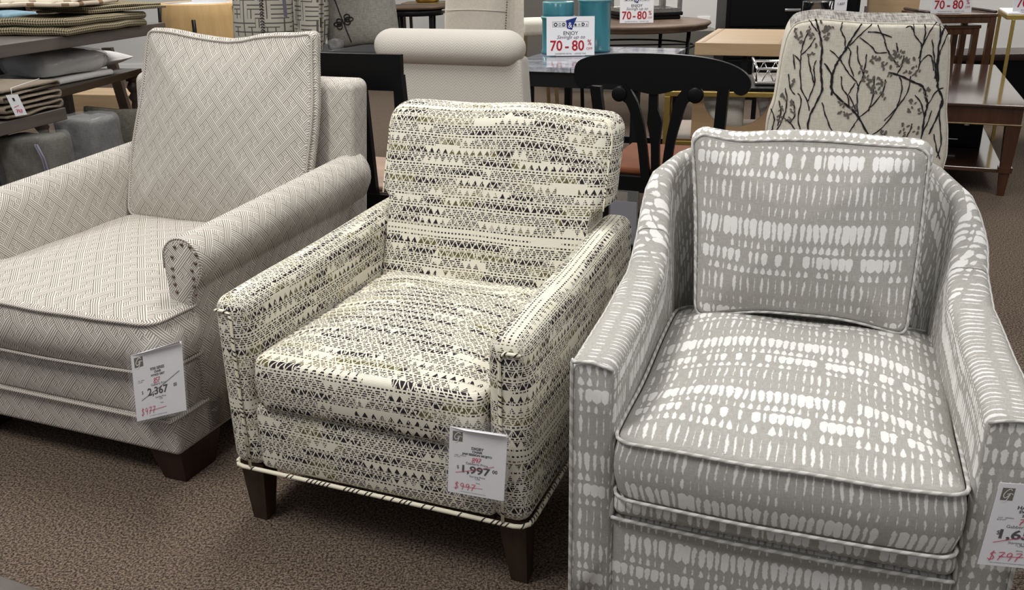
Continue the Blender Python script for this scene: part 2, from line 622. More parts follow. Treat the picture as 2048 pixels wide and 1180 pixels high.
def mat_marble():
    m = Mat('grey_marble', .12, .5)
    x, y, z = m.obj()
    w_ = m.noise(m.vec(x, y, z), 3, 4)
    n = m.noise(m.vec(x*1.0+w_*.5, y*3+w_*.6, z), 6, 6, .7)
    f = ((n-.5)*4.5+.4).clamp()
    m.color(m.mix(f, (.13, .145, .185), (.5, .51, .56)))
    return m.m
M['marble'] = mat_marble()
M['leg'] = wood('espresso_wood', (.022, .014, .009), (.045, .03, .02), .38, .4, 2)
M['legred'] = wood('dark_cherry_wood', (.018, .008, .006), (.035, .016, .012), .35, .4, 2)
M['black'] = plain('black_paint', (.003, .003, .0035), .42, .16, var=.0)
M['blackm'] = plain('black_metal', (.005, .005, .006), .45, .2, var=0)
M['maho'] = wood('mahogany', (.03, .012, .008), (.06, .026, .014), .14, .5, 0, 3, .9)
M['mahov'] = wood('mahogany_vertical_grain', (.028, .011, .007), (.07, .028, .013), .22, .5, 2, 3, .5)
M['nest'] = wood('chestnut_wood', (.05, .018, .008), (.13, .055, .02), .25, .45, 2, 3, .4)
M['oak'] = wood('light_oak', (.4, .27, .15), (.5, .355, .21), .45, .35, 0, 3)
M['oakdark'] = wood('darker_oak', (.3, .19, .105), (.37, .25, .145), .5, .3, 0, 3)  # darker brown oak of the arched unit and the inlay lines
M['drumwood'] = wood('honey_veneer', (.46, .29, .12), (.56, .37, .17), .5, .3, 2, 3)
M['weath'] = wood('weathered_wood', (.07, .043, .028), (.17, .115, .08), .5, .3, 0, 3)
M['dtable'] = wood('charcoal_brown_wood', (.07, .058, .05), (.11, .093, .083), .42, .35, 1, 3)
M['dtabledk'] = wood('dark_walnut', (.035, .022, .014), (.06, .04, .026), .45, .35, 1, 3)
M['gold'] = plain('brushed_gold', (.5, .36, .11), .38, .5, 1, var=.1)
M['brass'] = plain('antique_brass', (.33, .24, .13), .4, .5, 1, var=.15)
M['chrome'] = plain('polished_metal', (.75, .74, .72), .18, .5, 1, var=0)
M['nail'] = plain('bronze_nailhead', (.2, .145, .11), .3, .5, 1, var=.2, scale=200)
M['silver'] = plain('hammered_silver', (.55, .52, .48), .25, .5, 1, var=.25, scale=60)
M['teal'] = plain('teal_glaze', (.045, .2, .25), .22, .5, 0, var=.18, scale=8, stretch=(4, 4, .5))
M['tealrim'] = plain('worn_teal_rim', (.2, .42, .45), .3, .5, 0, var=.2)
M['wall'] = plain('light_grey_wall_paint', (.64, .63, .605), .9, .1, var=.03, scale=2)
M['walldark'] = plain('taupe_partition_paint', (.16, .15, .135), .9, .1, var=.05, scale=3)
M['whitepl'] = plain('white_plastic', (.8, .79, .77), .4, .4, var=0)
M['paper'] = plain('white_card', (.82, .82, .85), .6, .2, var=0)
M['paper2'] = plain('tag_paper', (.8, .79, .83), .65, .2, var=.02)
M['ink'] = plain('black_ink', (.02, .02, .028), .7, .1, var=0)
M['inkgrey'] = plain('grey_ink', (.16, .16, .2), .7, .1, var=0)
M['inkred'] = plain('red_ink', (.42, .02, .03), .6, .1, var=0)
M['penred'] = plain('red_marker', (.62, .03, .1), .6, .1, var=0)
M['inkblue'] = plain('navy_ink', (.02, .04, .2), .6, .1, var=0)
M['logo'] = plain('bronze_print', (.1, .083, .05), .6, .2, var=0)
M['cream'] = weave('cream_linen', (.62, .56, .48), (.72, .66, .575), .003)
M['creampl'] = weave('cream_bolster_cloth', (.6, .57, .5), (.68, .65, .585), .003)
M['greylin'] = weave('grey_linen', (.2, .19, .165), (.3, .285, .25), .004)
M['treecloth'] = weave('ivory_cotton', (.55, .515, .44), (.66, .62, .54), .003)
M['tweed'] = weave('grey_tweed', (.13, .12, .11), (.42, .4, .37), .006)
M['bark'] = plain('charcoal_branch_print', (.025, .022, .025), .9, .1, var=0)
M['leafp'] = plain('grey_leaf_print', (.13, .12, .105), .9, .1, var=0)
M['brownb'] = weave('brown_blanket_cloth', (.15, .12, .09), (.24, .2, .155), .004)
M['sage'] = weave('olive_grey_duvet', (.07, .066, .053), (.115, .108, .09), .004)
M['sage2'] = weave('slate_grey_cloth', (.10, .10, .098), (.16, .16, .157), .004)
M['blue'] = weave('blue_cotton', (.2, .32, .4), (.28, .42, .5), .004)
M['navy'] = weave('navy_cotton', (.03, .045, .08), (.05, .07, .12), .004)
M['whitecl'] = weave('white_cotton', (.68, .67, .66), (.8, .79, .78), .003)
M['tan'] = wood('tan_wood_grain_seat', (.3, .19, .14), (.42, .29, .22), .5, .3, 0, 2)
M['copper'] = plain('copper_brown_seat_leather', (.16, .055, .026), .7, .12, var=.12, scale=10)
M['zip'] = plain('grey_zip_tape', (.14, .135, .17), .5, .3, var=0)
def mat_clear(name, alpha=.2, rough=.08, col=(1, 1, 1)):
    m = Mat(name, rough, .6)
    m.color(col); m.b.inputs['Alpha'].default_value = alpha
    return m.m
M['clear'] = mat_clear('clear_vinyl_sleeve', .05, .05)
M['bag'] = mat_clear('clear_plastic_bag', .06, .1)
M['bagshiny'] = mat_clear('shiny_plastic_bag', .3, .09, (.9, .9, .92))
M['bagmilky'] = mat_clear('milky_plastic_bag', .14, .18, (.6, .6, .62))
def mat_glass():
    m = Mat('clear_glass', .02, .5)
    m.b.inputs['Transmission Weight'].default_value = 1; m.b.inputs['IOR'].default_value = 1.2
    return m.m
M['glass'] = mat_glass()

# ---------------------------------------------------------------- the setting
b = MB(); b.add([(-9, -1.5, 0), (12, -1.5, 0), (12, 16, 0), (-9, 16, 0)], [[0, 1, 2, 3]], None, 0, False)
struct(b.build('floor', M['carpet']))
b = MB(); box(b, (-9, 12), (11.0, 11.15), (0, 3.1))
struct(b.build('wall_back', M['wall']))
b = MB(); box(b, (-.02, 1.05), (9.9, 10.0), (0, 3.1))
struct(b.build('wall_partition', M['walldark']))
b = MB(); box(b, (-9, 12), (10.98, 11.0), (0, .12))
struct(b.build('baseboard_back', M['whitepl']))

def line_px(fr, pts, ax, val):
    return [fr.pl(x, y, ax, val) for x, y in pts]

# ---------------------------------------------------------------- middle armchair: black and cream zigzag
FB = Fr(-.3249, 1.7286, -.3808)
t = at(FB, 'armchair', 'cream armchair with black zigzag and dash pattern and tapered dark legs, middle of the three', 'armchair')
b = MB()
rbox(b, (-.30, .30), (.004, .78), (.168, .338), .02, (0, .006, 0), n=(10, 6, 4))
b.build('seat_rail', M['zig'], t)
for sg in (-1, 1):
    b = MB()
    def dfm(P, sg=sg):
        k = max(0, (P.z-.3)/.29)
        P.z += .035*max(0, P.y)/.8*k
        if P.z > .5: P.z += .006*math.sin(P.y*9+1)*k*.4
        return P
    X0 = (.288, .378) if sg > 0 else (-.378, -.288)
    fin, c, h = rbox(b, X0, (0, .84), (.168, .592), .034, (.004, .003, .004), dfm, n=(3, 10, 8), k=4, swap=True, uo=(.1*sg, .3))
    arm = b.build('arm', M['zig'], t)
    b = MB()
    xs = .322*sg
    tube(b, [(xs, -.004, .176), (xs, -.006, .3), (xs, -.006, .45), (xs, -.004, .545), (xs+.003*sg, -.003, .562), (xs+.012*sg, -.003, .568), (.366*sg, .0, .566)], .0038, 6)
    b.build('piping', M['zig_welt'], arm)
b = MB()
for pts in ([(-.374, .8), (-.377, .04), (-.374, .018), (-.362, .004), (-.345, 0), (.345, 0), (.362, .004), (.374, .018), (.377, .04), (.374, .8)],):
    tube(b, [(x, y, .168) for x, y in pts], .0055, 6)
b.build('bottom_piping', M['zig_welt'], t)
# seat cushion
ol = rpoly([(-.284, -.012), (.284, -.012), (.286, .66), (-.286, .66)], [.045, .045, .05, .05], 5, .04)
def frs(a, c, tt):
    n = noise.noise(Vector((a*7, c*7, 3)))*.003
    return (a, c, tt+n*(1 if tt > .4 else .3))
b = MB()
slab(b, ol, .338, .464, frs, .02, (.0, .040), 4, bulge=.005, uo=(.3, .1))
cu = b.build('seat_cushion', M['zig'], t)
b = MB()
for z_ in (.452, .352):
    0 and tube(b, [frs(a*1.0, c, z_) for a, c in rpoly([(-.286, -.014), (.286, -.014), (.286, .60), (-.286, .60)], .045, 5, .04)], .003, 5, True)
b.build('cushion_piping', M['zig_welt'], cu)
# back
b = MB()
def dfb(P):
    k = P.z
    P.x += .008; P.y += .597+(k-.45)*.36
    if k < .665: P.x = max(-.284, min(.300, P.x))
    if k > .8: P.z += -.008*abs(P.x/.33)**3 + .004*math.sin(P.x*16)
    return P
fin, c, h = rbox(b, (-.336, .336), (0, .135), (.28, .912), .048, (.0, .008, .0), dfb, n=(12, 4, 18), k=4, uo=(.17, .05))
bk = b.build('backrest', M['zig'], t)
b = MB()
r_ = .048*.7
path = [fin((-h[0]+.006, -h[1]+.008, z_)) for z_ in (.075, .15, .22, .265)] + [fin((-h[0]+.03, -h[1]+.012, h[2]-.012))] + [fin((x_, -h[1]+.012, h[2]-.008)) for x_ in (-.25, -.1, 0, .1, .25)] + [fin((h[0]-.03, -h[1]+.012, h[2]-.012))]+[fin((h[0]-.006, -h[1]+.008, z_)) for z_ in (.265, .22, .15, .075)]
tube(b, smooth_pts(path, 3), .0024, 5)
b.build('back_piping', M['zig_welt'], bk)
for sx, y0, y1 in ((-1, .045, .05), (1, .045, .05), (-1, .73, .77), (1, .73, .77)):
    b = MB(); bar(b, (.334*sx, y0, .172), (.343*sx, y1, 0), .066, .06, .038, .036)
    b.build('leg', M['leg'], t)

# ---------------------------------------------------------------- left armchair: grey basketweave with rolled arms
FA = Fr(-.87890, 2.03342, -.385)
t = at(FA, 'armchair', 'large pale grey basketweave armchair with rolled arms and bronze nailheads, left of the three', 'armchair')
b = MB()
rbox(b, (-.872, .008), (.004, .98), (.088, .20), .016, n=(12, 10, 3))
lo = b.build('base_border', M['basket'], t)
b = MB()
rbox(b, (-.866, .002), (.008, .97), (.185, .328), .02, (0, .01, 0), n=(12, 8, 4), uo=(.03, .02))
b.build('seat_rail', M['basket'], t)
b = MB()
tube(b, smooth_pts([(-.87, .06, .192), (-.872, .0, .192), (-.6, -.004, .192), (-.3, -.004, .192), (-.03, -.003, .192), (.004, .012, .192), (.008, .14, .192)], 5), .005, 6)
b.build('base_welt', M['basket_welt'], lo)
# T-shaped seat cushion
Tp = [(-.868, -.012), (-.0, -.012), (.012, .155), (-.062, .175), (-.055, .80), (-.812, .80), (-.806, .175), (-.88, .155)]
ol = rpoly(Tp, [.06, .05, .03, .02, .05, .05, .02, .03], 5, .04)
def fra(a, c, tt):
    n = noise.noise(Vector((a*5, c*5, 7)))*.008
    sag = .012*math.sin((a+.87)/.87*PI) if c < .1 else 0
    return (a, c - (.01*math.sin((a+.87)/.87*PI) if c < .05 else 0), tt+n*(1 if tt > .4 else .2)-(sag*.5 if tt < .4 else 0))
b = MB()
slab(b, ol, .325, .466, fra, .022, (0, .04), 3, bulge=.016, uo=(.02, .11))
cu = b.build('seat_cushion', M['basket'], t)
for z_ in (.462, .330):
    b = MB()
    tube(b, [fra(a, c, z_) for a, c in rpoly([(p[0]*1.003, p[1]) for p in Tp], [.06, .05, .03, .02, .05, .05, .02, .03], 5, .03)], .0048, 6, True)
    b.build('cushion_welt', M['basket_welt'], cu)
# rolled arms
def arm_profile():
    p = [(-.062, .10), (-.062, .3), (-.062, .45), (-.062, .56)]
    for k in range(1, 15):
        a = PI - k*(PI*1.22)/14
        p.append((-.002+.0605*math.cos(a), .581+.063*math.sin(a)))
    p += [(.036, .524), (.020, .508), (.010, .49), (.008, .4), (.008, .25), (.008, .10)]
    return p
prof = arm_profile()
LL = [0]
for i in range(len(prof)): 
    q = prof[(i+1) % len(prof)]; LL.append(LL[-1]+math.hypot(q[0]-prof[i][0], q[1]-prof[i][1]))
ys = [.128, .131, .137] + [.14+k*.05 for k in range(1, 17)] + [.975, .98]
def arm_pt(x, z_, y, mirror):
    k = max(0, (z_-.3)/.34)
    rise = .052*(max(0, y-.13)/.85)*k
    sh = 1.0
    if z_ > .5 and y < .30: rise -= 0
    X_ = -.864-x if mirror else x
    return (X_, y, z_+rise)
for mirror in (False, True):
    b = MB()
    secs, uvs = [], []
    for i, y in enumerate(ys):
        ins = (.006, .002, 0)[i] if i < 3 else (.0 if i < len(ys)-1 else .006)
        sec = []
        for (x, z_) in prof:
            cx, cz = -.005, (.58 if z_ > .5 else z_)
            dx = x-cx; dz = z_-cz
            L = math.hypot(dx, dz) or 1
            sec.append(arm_pt(x-dx/L*ins, z_-dz/L*ins, y, mirror))
        secs.append(sec); uvs.append([(y, l) for l in LL])
    loft(b, secs, uvs)
    arm = b.build('rolled_arm', M['basket'], t)
    if not mirror:
        b = MB()
        tube(b, [arm_pt(x*1.0, z_, .131, False) for x, z_ in prof[3:]], .0028, 5)
        b.build('panel_seam', M['basket_welt'], arm)
    NP = [(349, 494), (363, 489), (380, 494), (392, 510), (391, 527), (384, 541), (387, 557), (389, 573), (392, 589), (344, 514), (345, 537), (347, 553), (350, 569), (354, 584)]
    for (px, py) in NP:
        P = FA.pl(px, py, 1, .127)
        if mirror: P.x = -.864-P.x
        b = MB()
        lathe(b, [(.0001, .0), (.0048, .0002), (.0044, .0022), (.0028, .0036), (.0001, .0042)], n=8)
        b.v = [(P.x+x, P.y-z_, P.z+y) for x, y, z_ in b.v]
        b.build('nailhead', M['nail'], arm)
# back frame
b = MB()
def dfk(P):
    P.y += (P.z-.4)*.14
    return P
rbox(b, (-.868, .022), (.88, 1.0), (.09, .925), .03, (0, 0, 0), dfk, n=(10, 3, 10), uo=(.4, .2))
b.build('backrest', M['basket'], t)
# back cushion
Bp = [(-.80, .468), (-.43, .462), (-.085, .468), (-.075, .72), (-.088, 1.058), (-.38, 1.050), (-.735, 1.062), (-.792, .72)]
ol = rpoly(Bp, [.035, .2, .035, .2, .018, .2, .018, .2], 5, .03)
def frp(a, c, tt):
    k = max(0, (c-.95)/.11)
    wv = k*(.012*math.cos((a+.74)*10.5)+noise.noise(Vector((a*9, 0, 5)))*.008)
    n = noise.noise(Vector((a*4, c*4, 1)))*.012
    return (a+.006*math.sin(c*17), .752+(c-.46)*.29+tt+n, c+wv)
b = MB()
slab(b, ol, .0, .05, frp, .012, (.05, .02), 3, bulge=.012, uo=(.0, .01))
cu = b.build('back_cushion', M['basket'], t)
for tt in (.003, .047):
    b = MB()
    tube(b, [frp(a, c, tt) for a, c in ol], .0045, 6, True)
    b.build('cushion_welt', M['basket_welt'], cu)
for (x0, y0, wx, wy) in ((-.05, .095, .105, .16), (-.785, .08, .16, .14), (-.05, .9, .1, .1), (-.8, .9, .1, .1)):
    b = MB(); bar(b, (x0, y0, .092), (x0+(.012 if x0 > -.3 else -.012), y0+(-.012 if y0 < .3 else .01), 0), wx, wy, wx*.68, wy*.75)
    b.build('leg', M['legred'], t)

# ---------------------------------------------------------------- right armchair: white drops on grey
FC = Fr(.10542, 1.51088, -.35)
t = at(FC, 'armchair', 'grey and white dye-drop swivel armchair with swooping arms, right of the three', 'armchair')
XR = .782
def rise(s, S_):  # top height along the U, s from the left front
    d = min(s, S_-s)
    k = [(0, .597), (.25, .606), (.44, .628), (.52, .664), (.59, .735), (.66, .812), (.74, .848), (.95, .868), (1.2, .872)]
    if s > S_/2: k = [(0, .597), (.25, .606), (.45, .628), (.55, .665), (.62, .725), (.70, .80), (.78, .845), (.95, .868), (1.2, .872)]
    for (a, za), (c, zc) in zip(k, k[1:]):
        if d <= c:
            f = (d-a)/(c-a); f = f*f*(3-2*f)*.5+f*.5
            return za+(zc-za)*f
    return k[-1][1]
W_ = .088
def upath():
    pts = []
    for y in [0, .004, .012]+[.05*k for k in range(1, 13)]: pts.append(Vector((W_/2+.03*max(0, y-.3)**1.2, y, 0)))
    xa = pts[-1].x; xb = XR-xa; R = .15; y0 = .60
    for k in range(1, 9):
        a = PI - k*PI/2/8
        pts.append(Vector((xa+R+R*math.cos(a), y0+R*math.sin(a), 0)))
    for k in range(1, 8): pts.append(Vector((xa+R+(xb-xa-2*R)*k/8, y0+R, 0)))
    rt = [Vector((XR-p.x-.06*max(0, p.y-.1), p.y, 0)) for p in reversed(pts[:-7])]
    return pts+rt
UPT = upath()
Ls = [0]
for i in range(1, len(UPT)): Ls.append(Ls[-1]+(UPT[i]-UPT[i-1]).length)
ST = Ls[-1]
secs, uvs = [], []
NS = 7
def csec(i, w2, top, bot=.03):
    p = UPT[i]
    a = UPT[max(i-1, 0)]; c = UPT[min(i+1, len(UPT)-1)]
    d = (c-a).normalized(); n = Vector((-d.y, d.x, 0))  # n points outward (left of travel)
    lean = .07
    o = []
    hs = [bot+(top-.03-bot)*k/NS for k in range(NS+1)]
    dd = min(Ls[i], ST-Ls[i])
    lk = max(0, min(1, (dd-.45)/.4))*lean
    def pt(off, z_):
        thin = lk/lean*max(0, min(1, (z_-.5)/.25))*.054
        off = off if off > 0 else min(off+thin, w2-.026)
        return p+n*(off+max(0, z_-.45)*lk)+Vector((0, 0, z_))
    for z_ in hs: o.append((pt(w2, z_), z_))
    rr = .024
    for k in range(1, 5):
        an = PI/2*k/4
        o.append((pt(w2-rr+rr*math.cos(an), top-rr+rr*math.sin(an)), top+.02*k/4))
    for k in range(0, 4):
        an = PI/2*k/4
        o.append((pt(-w2+rr-rr*math.sin(an), top-rr+rr*math.cos(an)), top+.06+.02*k/4))
    for k, z_ in enumerate(reversed(hs)): o.append((pt(-w2, z_), top+.1+(top-z_)))
    return o
for i in range(len(UPT)):
    dd = min(Ls[i], ST-Ls[i])
    ins = .0 if dd > .01 else (.004 if dd > .003 else .008)
    o = csec(i, W_/2-ins, rise(Ls[i], ST)-ins)
    secs.append([q[0] for q in o]); uvs.append([(Ls[i], q[1]) for q in o]+[(Ls[i], 1.9)])
b = MB()
loft(b, secs, uvs)
shell = b.build('arms_and_back_shell', M['drop'], t)
for side in (0, 1):
    b = MB()
    x0, x1 = (.004, W_-.004) if side == 0 else (XR-.004, XR-W_+.004)
    tube(b, smooth_pts([(x0, -.001, .03), (x0, -.001, .3), (x0, -.001, .57), (x0+(.006 if side == 0 else -.006), -.002, .592), ((x0+x1)/2, -.003, .596), (x1, -.001, .585)], 4), .0036, 5)
    # outer top edge cord back along the arm
    n_out = NS+2
    pts = [secs[i][n_out-1] for i in (range(2, 26) if side == 0 else range(len(secs)-3, len(secs)-27, -1))]
    tube(b, pts, .003, 5)
    b.build('piping', M['drop_welt'], shell)
    b = MB()   # seam where the arm meets the wing
    i = 13 if side == 0 else len(secs)-14
    o = csec(i, W_/2+.0005, rise(Ls[i], ST)+.001)
    tube(b, [o[k][0] for k in range(3, len(o)-3)], .0016, 4)
    b.build('seam', M['drop_welt'], shell)
# apron, deck roll, seat cushion
b = MB()
rbox(b, (W_-.004, XR-W_+.004), (.008, .62), (.02, .268), .012, (0, .008, 0), n=(10, 4, 4), uo=(.01, .17))
ap = b.build('apron', M['drop'], t)
b = MB(); tube(b, [(W_-.002, .004, .268), (W_+.012, .0, .2685), (.3, -.008, .268), (.5, -.008, .268), (XR-W_-.012, .0, .2685), (XR-W_+.002, .004, .268)], .0042, 6)
b.build('apron_welt', M['drop_welt'], ap)
b = MB()
rbox(b, (W_-.002, XR-W_+.002), (.0, .60), (.272, .326), .02, (0, .006, 0), n=(10, 4, 2), uo=(.05, .02))
b.build('deck_border', M['drop'], t)
ol = rpoly([(W_+.004, -.012), (XR-W_-.004, -.012), (XR-W_-.012, .62), (W_+.012, .62)], [.04, .04, .06, .06], 5, .04)
def frc(a, c, tt):
    n = noise.noise(Vector((a*6, c*6, 11)))*.006
    xm = (a-XR/2)/(XR/2)
    return (a, c-(.022*(1-xm*xm) if c < .06 else 0), tt+n*(1 if tt > .4 else .2)+(.03*max(0, min(1, (c-.2)/.3)) if tt > .4 else 0))
b = MB()
slab(b, ol, .330, .460, frc, .016, (.0, .052), 3, bulge=.008, uo=(.07, .03))
cu = b.build('seat_cushion', M['drop'], t)
for z_ in (.456, .332):
    b = MB()
    tube(b, [frc(a, c, z_) for a, c in rpoly([(W_+.002, -.014), (XR-W_-.002, -.014), (XR-W_-.01, .62), (W_+.01, .62)], [.04, .04, .06, .06], 5, .03)], .0040, 6, True)
    b.build('cushion_welt', M['drop_welt'], cu)
# back cushion
cp = [(1388, 636), (1392, 430), (1384, 284), (1402, 268), (1470, 284), (1560, 281), (1650, 284), (1740, 293), (1840, 298), (1861, 312), (1842, 480), (1812, 680), (1690, 645), (1590, 632), (1520, 625)]
cl = []
for (px, py) in cp:
    z_ = .476+(636-py)/ (636-275)*.424
    y = .510+(z_-.49)*.235
    P = FC.pl(px, py, 1, y)
    cl.append((P.x, P.z))
ol = rpoly(cl, [.03, .1, .02, .015, .05, .1, .1, .1, .02, .02, .1, .025, .08, .08, .08], 4, .03)
def frq(a, c, tt):
    n = noise.noise(Vector((a*5, c*5, 21)))*.012
    return (a, .510+(c-.49)*.235+tt+n, c)
b = MB()
slab(b, ol, .0, .11, frq, .014, (.045, .02), 3, bulge=.012, uo=(.02, .075))
cu = b.build('back_cushion', M['drop'], t)
b = MB(); tube(b, [frq(a, c, .004) for a, c in ol], .0032, 6, True)
b.build('cushion_welt', M['drop_welt'], cu)
b = MB(); lathe(b, [(.0001, .0), (.26, .0), (.26, .02), (.2, .03), (.0001, .03)], (XR/2, .38, 0), 32)
b.build('swivel_base', M['black'], t)

def zpl(px, py, z_): return W0.pl(px, py, 2, z_)
def ypl(px, py, y): return W0.pl(px, py, 1, y)
def bez(p, q, k): return [Vector(p)+(Vector(q)-Vector(p))*i/k for i in range(k+1)]
def board(b, pts, y0, y1, er=.003, mi=0, step=.08, crown=(0, 0), fn=None, sides=(0, .5, .9)):
    """upright board: outline in x-z, thickness along y"""
    return slab(b, pts, y0, y1, fn or (lambda a, c, tt: (a, tt, c)), er, crown, 2, (mi, mi), sides=sides)
def boxes(name, lst, mat, parent):
    o = None
    for q in lst:
        b = MB(); box(b, *q); o = b.build(name, mat, parent)
    return o
def ring_board(b, pts, y0, y1, mi=0):
    """upright board from a concave outline (n-gon faces)"""
    n = len(pts)
    vs = [(p[0], y0, p[1]) for p in pts]+[(p[0], y1, p[1]) for p in pts]
    fs = [list(range(n)), list(reversed(range(n, 2*n)))]+[[i, i+n, (i+1) % n+n, (i+1) % n] for i in range(n)]
    return b.add(vs, fs, None, mi, False)

# ---------------------------------------------------------------- price tags hung on the three armchairs
STROKES = {'8': [[(.75, .85), (.5, 1), (.25, .85), (.3, .65), (.7, .4), (.8, .15), (.5, 0), (.2, .15), (.3, .4), (.7, .65), (.75, .85)]],
 '9': [[(.75, .8), (.5, 1), (.22, .8), (.3, .55), (.55, .5), (.75, .75), (.72, .4), (.6, 0)]],
 '7': [[(.15, .95), (.8, 1), (.5, .5), (.35, 0)], [(.3, .5), (.75, .55)]],
 '5': [[(.8, 1), (.3, .95), (.25, .6), (.6, .6), (.75, .3), (.5, 0), (.15, .08)]],
 '1': [[(.5, 1), (.5, 0)]], '2': [[(.2, .8), (.5, 1), (.75, .75), (.5, .35), (.2, 0), (.8, .05)]], '3': [[(.2, .9), (.6, 1), (.7, .75), (.4, .55), (.75, .4), (.65, .05), (.2, .05)]],
 '0': [[(.5, 1), (.2, .6), (.3, .1), (.6, 0), (.8, .4), (.7, .9), (.5, 1)]], '-': [[(.1, .5), (.8, .5)]],
 '$': [[(.8, .85), (.45, .95), (.3, .7), (.7, .45), (.75, .15), (.3, .05), (.15, .2)], [(.5, 1.15), (.45, -.15)]], 'b': [[(.3, 1), (.25, 0), (.7, .1), (.6, .5), (.3, .45)]]}
def pen(b, s, x, z_, size, wd, y, mi=0, slant=.15, adv=.85):
    for ch in s:
        for st in STROKES.get(ch, []):
            ribbon(b, smooth_pts([(x+(p[0]+p[1]*slant)*size*.8, z_+p[1]*size) for p in st], 4), wd, y, mi)
        x += size*adv*.8
def price_tag(fr, TL, TR, BL, BR, yl, label, lines, small, pen1, price, cents, pen2, toprow=None, cutoff=None, strike=((.15, .33), (.9, .56)), red_strike=False, fold=True):
    """paper tag in a clear sleeve; the four photo corners fix its centre, size and tilt on the chair front"""
    q = [fr.pl(px, py, 1, yl) for px, py in (TL, TR, BL, BR)]
    o = q[2]
    wd = math.hypot(q[3].x-q[2].x, q[3].z-q[2].z); ht = math.hypot(q[0].x-q[2].x, q[0].z-q[2].z)
    ang = math.atan2(q[3].z-q[2].z, q[3].x-q[2].x)
    t = thing('price_tag', label, 'price tag', tuple(fr.w(o.x, yl, o.z)), fr.ph)
    t.rotation_euler = Matrix.Rotation(fr.ph, 3, 'Z').to_euler()
    ca, sa = math.cos(ang), math.sin(ang)
    shx = ((q[0].x-q[2].x)*ca+(q[0].z-q[2].z)*sa)/ht
    def T(x, y, z_):   # tag coordinates in metres -> local
        x = x+shx*z_
        return (x*ca-z_*sa, y, x*sa+z_*ca)
    def place(b):
        b.v = [T(*p) for p in b.v]; return b
    cv = -.004
    b = MB(); rbox(b, (-.0, wd), (-.0016, -.0006), (0, ht), .0003, n=1, k=1, smooth=False)
    place(b); pp = b.build('paper', M['paper2'], t)
    if fold:
        b = MB()
        b.add([(0, -.002, ht), (wd*.97, -.002, ht*.975), (wd*1.02, -.012, ht*1.015), (wd*.3, -.009, ht*1.0)], [[0, 1, 2, 3]], None, 0, False)
        place(b); b.build('folded_edge', M['paper'], pp)
    b = MB(); rbox(b, (-wd*.07, wd*1.06), (-.0052, -.0046), (-ht*.03, ht*1.17), .0002, n=1, k=1, smooth=False)
    place(b); b.build('clear_sleeve', M['clear'], t)
    b = MB(); tube(b, [(wd*.45, -.003, ht*1.16), (wd*.5, -.004, ht*1.22), (wd*.55, .006, ht*1.26)], .0015, 5)
    place(b); b.build('hanging_loop', M['clear'], t)
    y = -.0019
    L = MB()
    if toprow:
        pass
    def ok(x): return cutoff is None or x < cutoff
    for i, s in enumerate(lines):
        text(L, s, wd*.5, ht*(.705-.045*i), ht*(.056 if i == 0 else .046 if i == 1 else .042), y=y, sx=1.05, bold=.0003)
    for i, s in enumerate(small[:2]):
        text(L, s, wd*.1, ht*(.585-.024*i), ht*.024, align='LEFT', y=y)
    text(L, price, wd*.47, ht*.345, ht*.155, y=y, sx=1.25, bold=.0006)
    text(L, '$', wd*.17, ht*.39, ht*.07, y=y)
    text(L, cents, wd*.82, ht*.395, ht*.072, y=y, bold=.0003)
    text(L, 'Gabberts Price', wd*.5, ht*.475, ht*.052, y=y)
    text(L, 'Starting Price', wd*.52, ht*.285, ht*.042, y=y)
    text(L, small[-1], wd*.52, ht*.255, ht*.03, y=y)
    text(L, 'FINAL', wd*.54, ht*.195, ht*.025, y=y)
    text(L, 'NOT INTENDED FOR COMPARABLE MERCHANDISE', wd*.45, ht*.035, ht*.016, y=y)
    place(L); L.build('printed_lettering', M['ink'], pp)
    g = MB(); rbox(g, (wd*.06, wd*.235), (y, y+.0003), (ht*.80, ht*.945), .0001, n=1, k=1, smooth=False)
    place(g); lg = g.build('logo_square', M['logo'], pp)
    g = MB()
    ribbon(g, smooth_pts([(wd*(.06+.175*a), ht*(.80+.145*c)) for a, c in ((.8, .82), (.6, .93), (.32, .7), (.2, .4), (.35, .2), (.6, .4), (.72, .62), (.55, .1), (.35, -.12), (.2, -.05))], 5), wd*.012, y-.0004)
    ribbon(g, smooth_pts([(wd*(.06+.175*a), ht*(.80+.145*c)) for a, c in ((.45, .5), (.75, .58), (.95, .5))], 3), wd*.01, y-.0004)
    place(g); g.build('logo_letter', M['paper'], lg)
    r = MB()
    pen(r, pen1, wd*.40, ht*.515, ht*.072, ht*.009, y-.0004, adv=.75)
    pen(r, pen2, wd*.1, ht*.075, ht*.10, ht*.009, y-.0004, adv=1.0)
    ribbon(r, [(wd*.28, ht*.12), (wd*.62, ht*.135)], ht*.007, y-.0005)
    ribbon(r, [(wd*strike[0][0], ht*strike[0][1]), (wd*(strike[0][0]+strike[1][0])/2, ht*((strike[0][1]+strike[1][1])/2-.01)), (wd*strike[1][0], ht*strike[1][1])], ht*.008, y-.0005, 0 if red_strike else 1)
    place(r); r.build('handwriting', [M['penred'], M['ink']], pp)
    return t
price_tag(FA, (270, 727), (362, 708), (275, 843), (374, 820), -.028, 'white price tag marked 2,367 in a clear sleeve, hung on the left armchair front', ['9700 SERIES', 'CHAIR', 'WYNCK GREY'], ['9714   500081', '61231234', '*2,199'], '857', '2,367', '00', '$977', strike=((.14, .30), (.92, .60)))
price_tag(FB, (900, 853), (1003, 868), (896, 982), (1008, 1002), -.026, 'white price tag marked 1,997 in a clear sleeve, hung on the middle armchair front', ['DIGBY', 'CHAIR', 'JAM SESSION MOJITO'], ['15082  ORLAND', '8111734', '*1,599'], '897', '1,997', '00', '$997', red_strike=True, strike=((.13, .325), (.8, .50)))
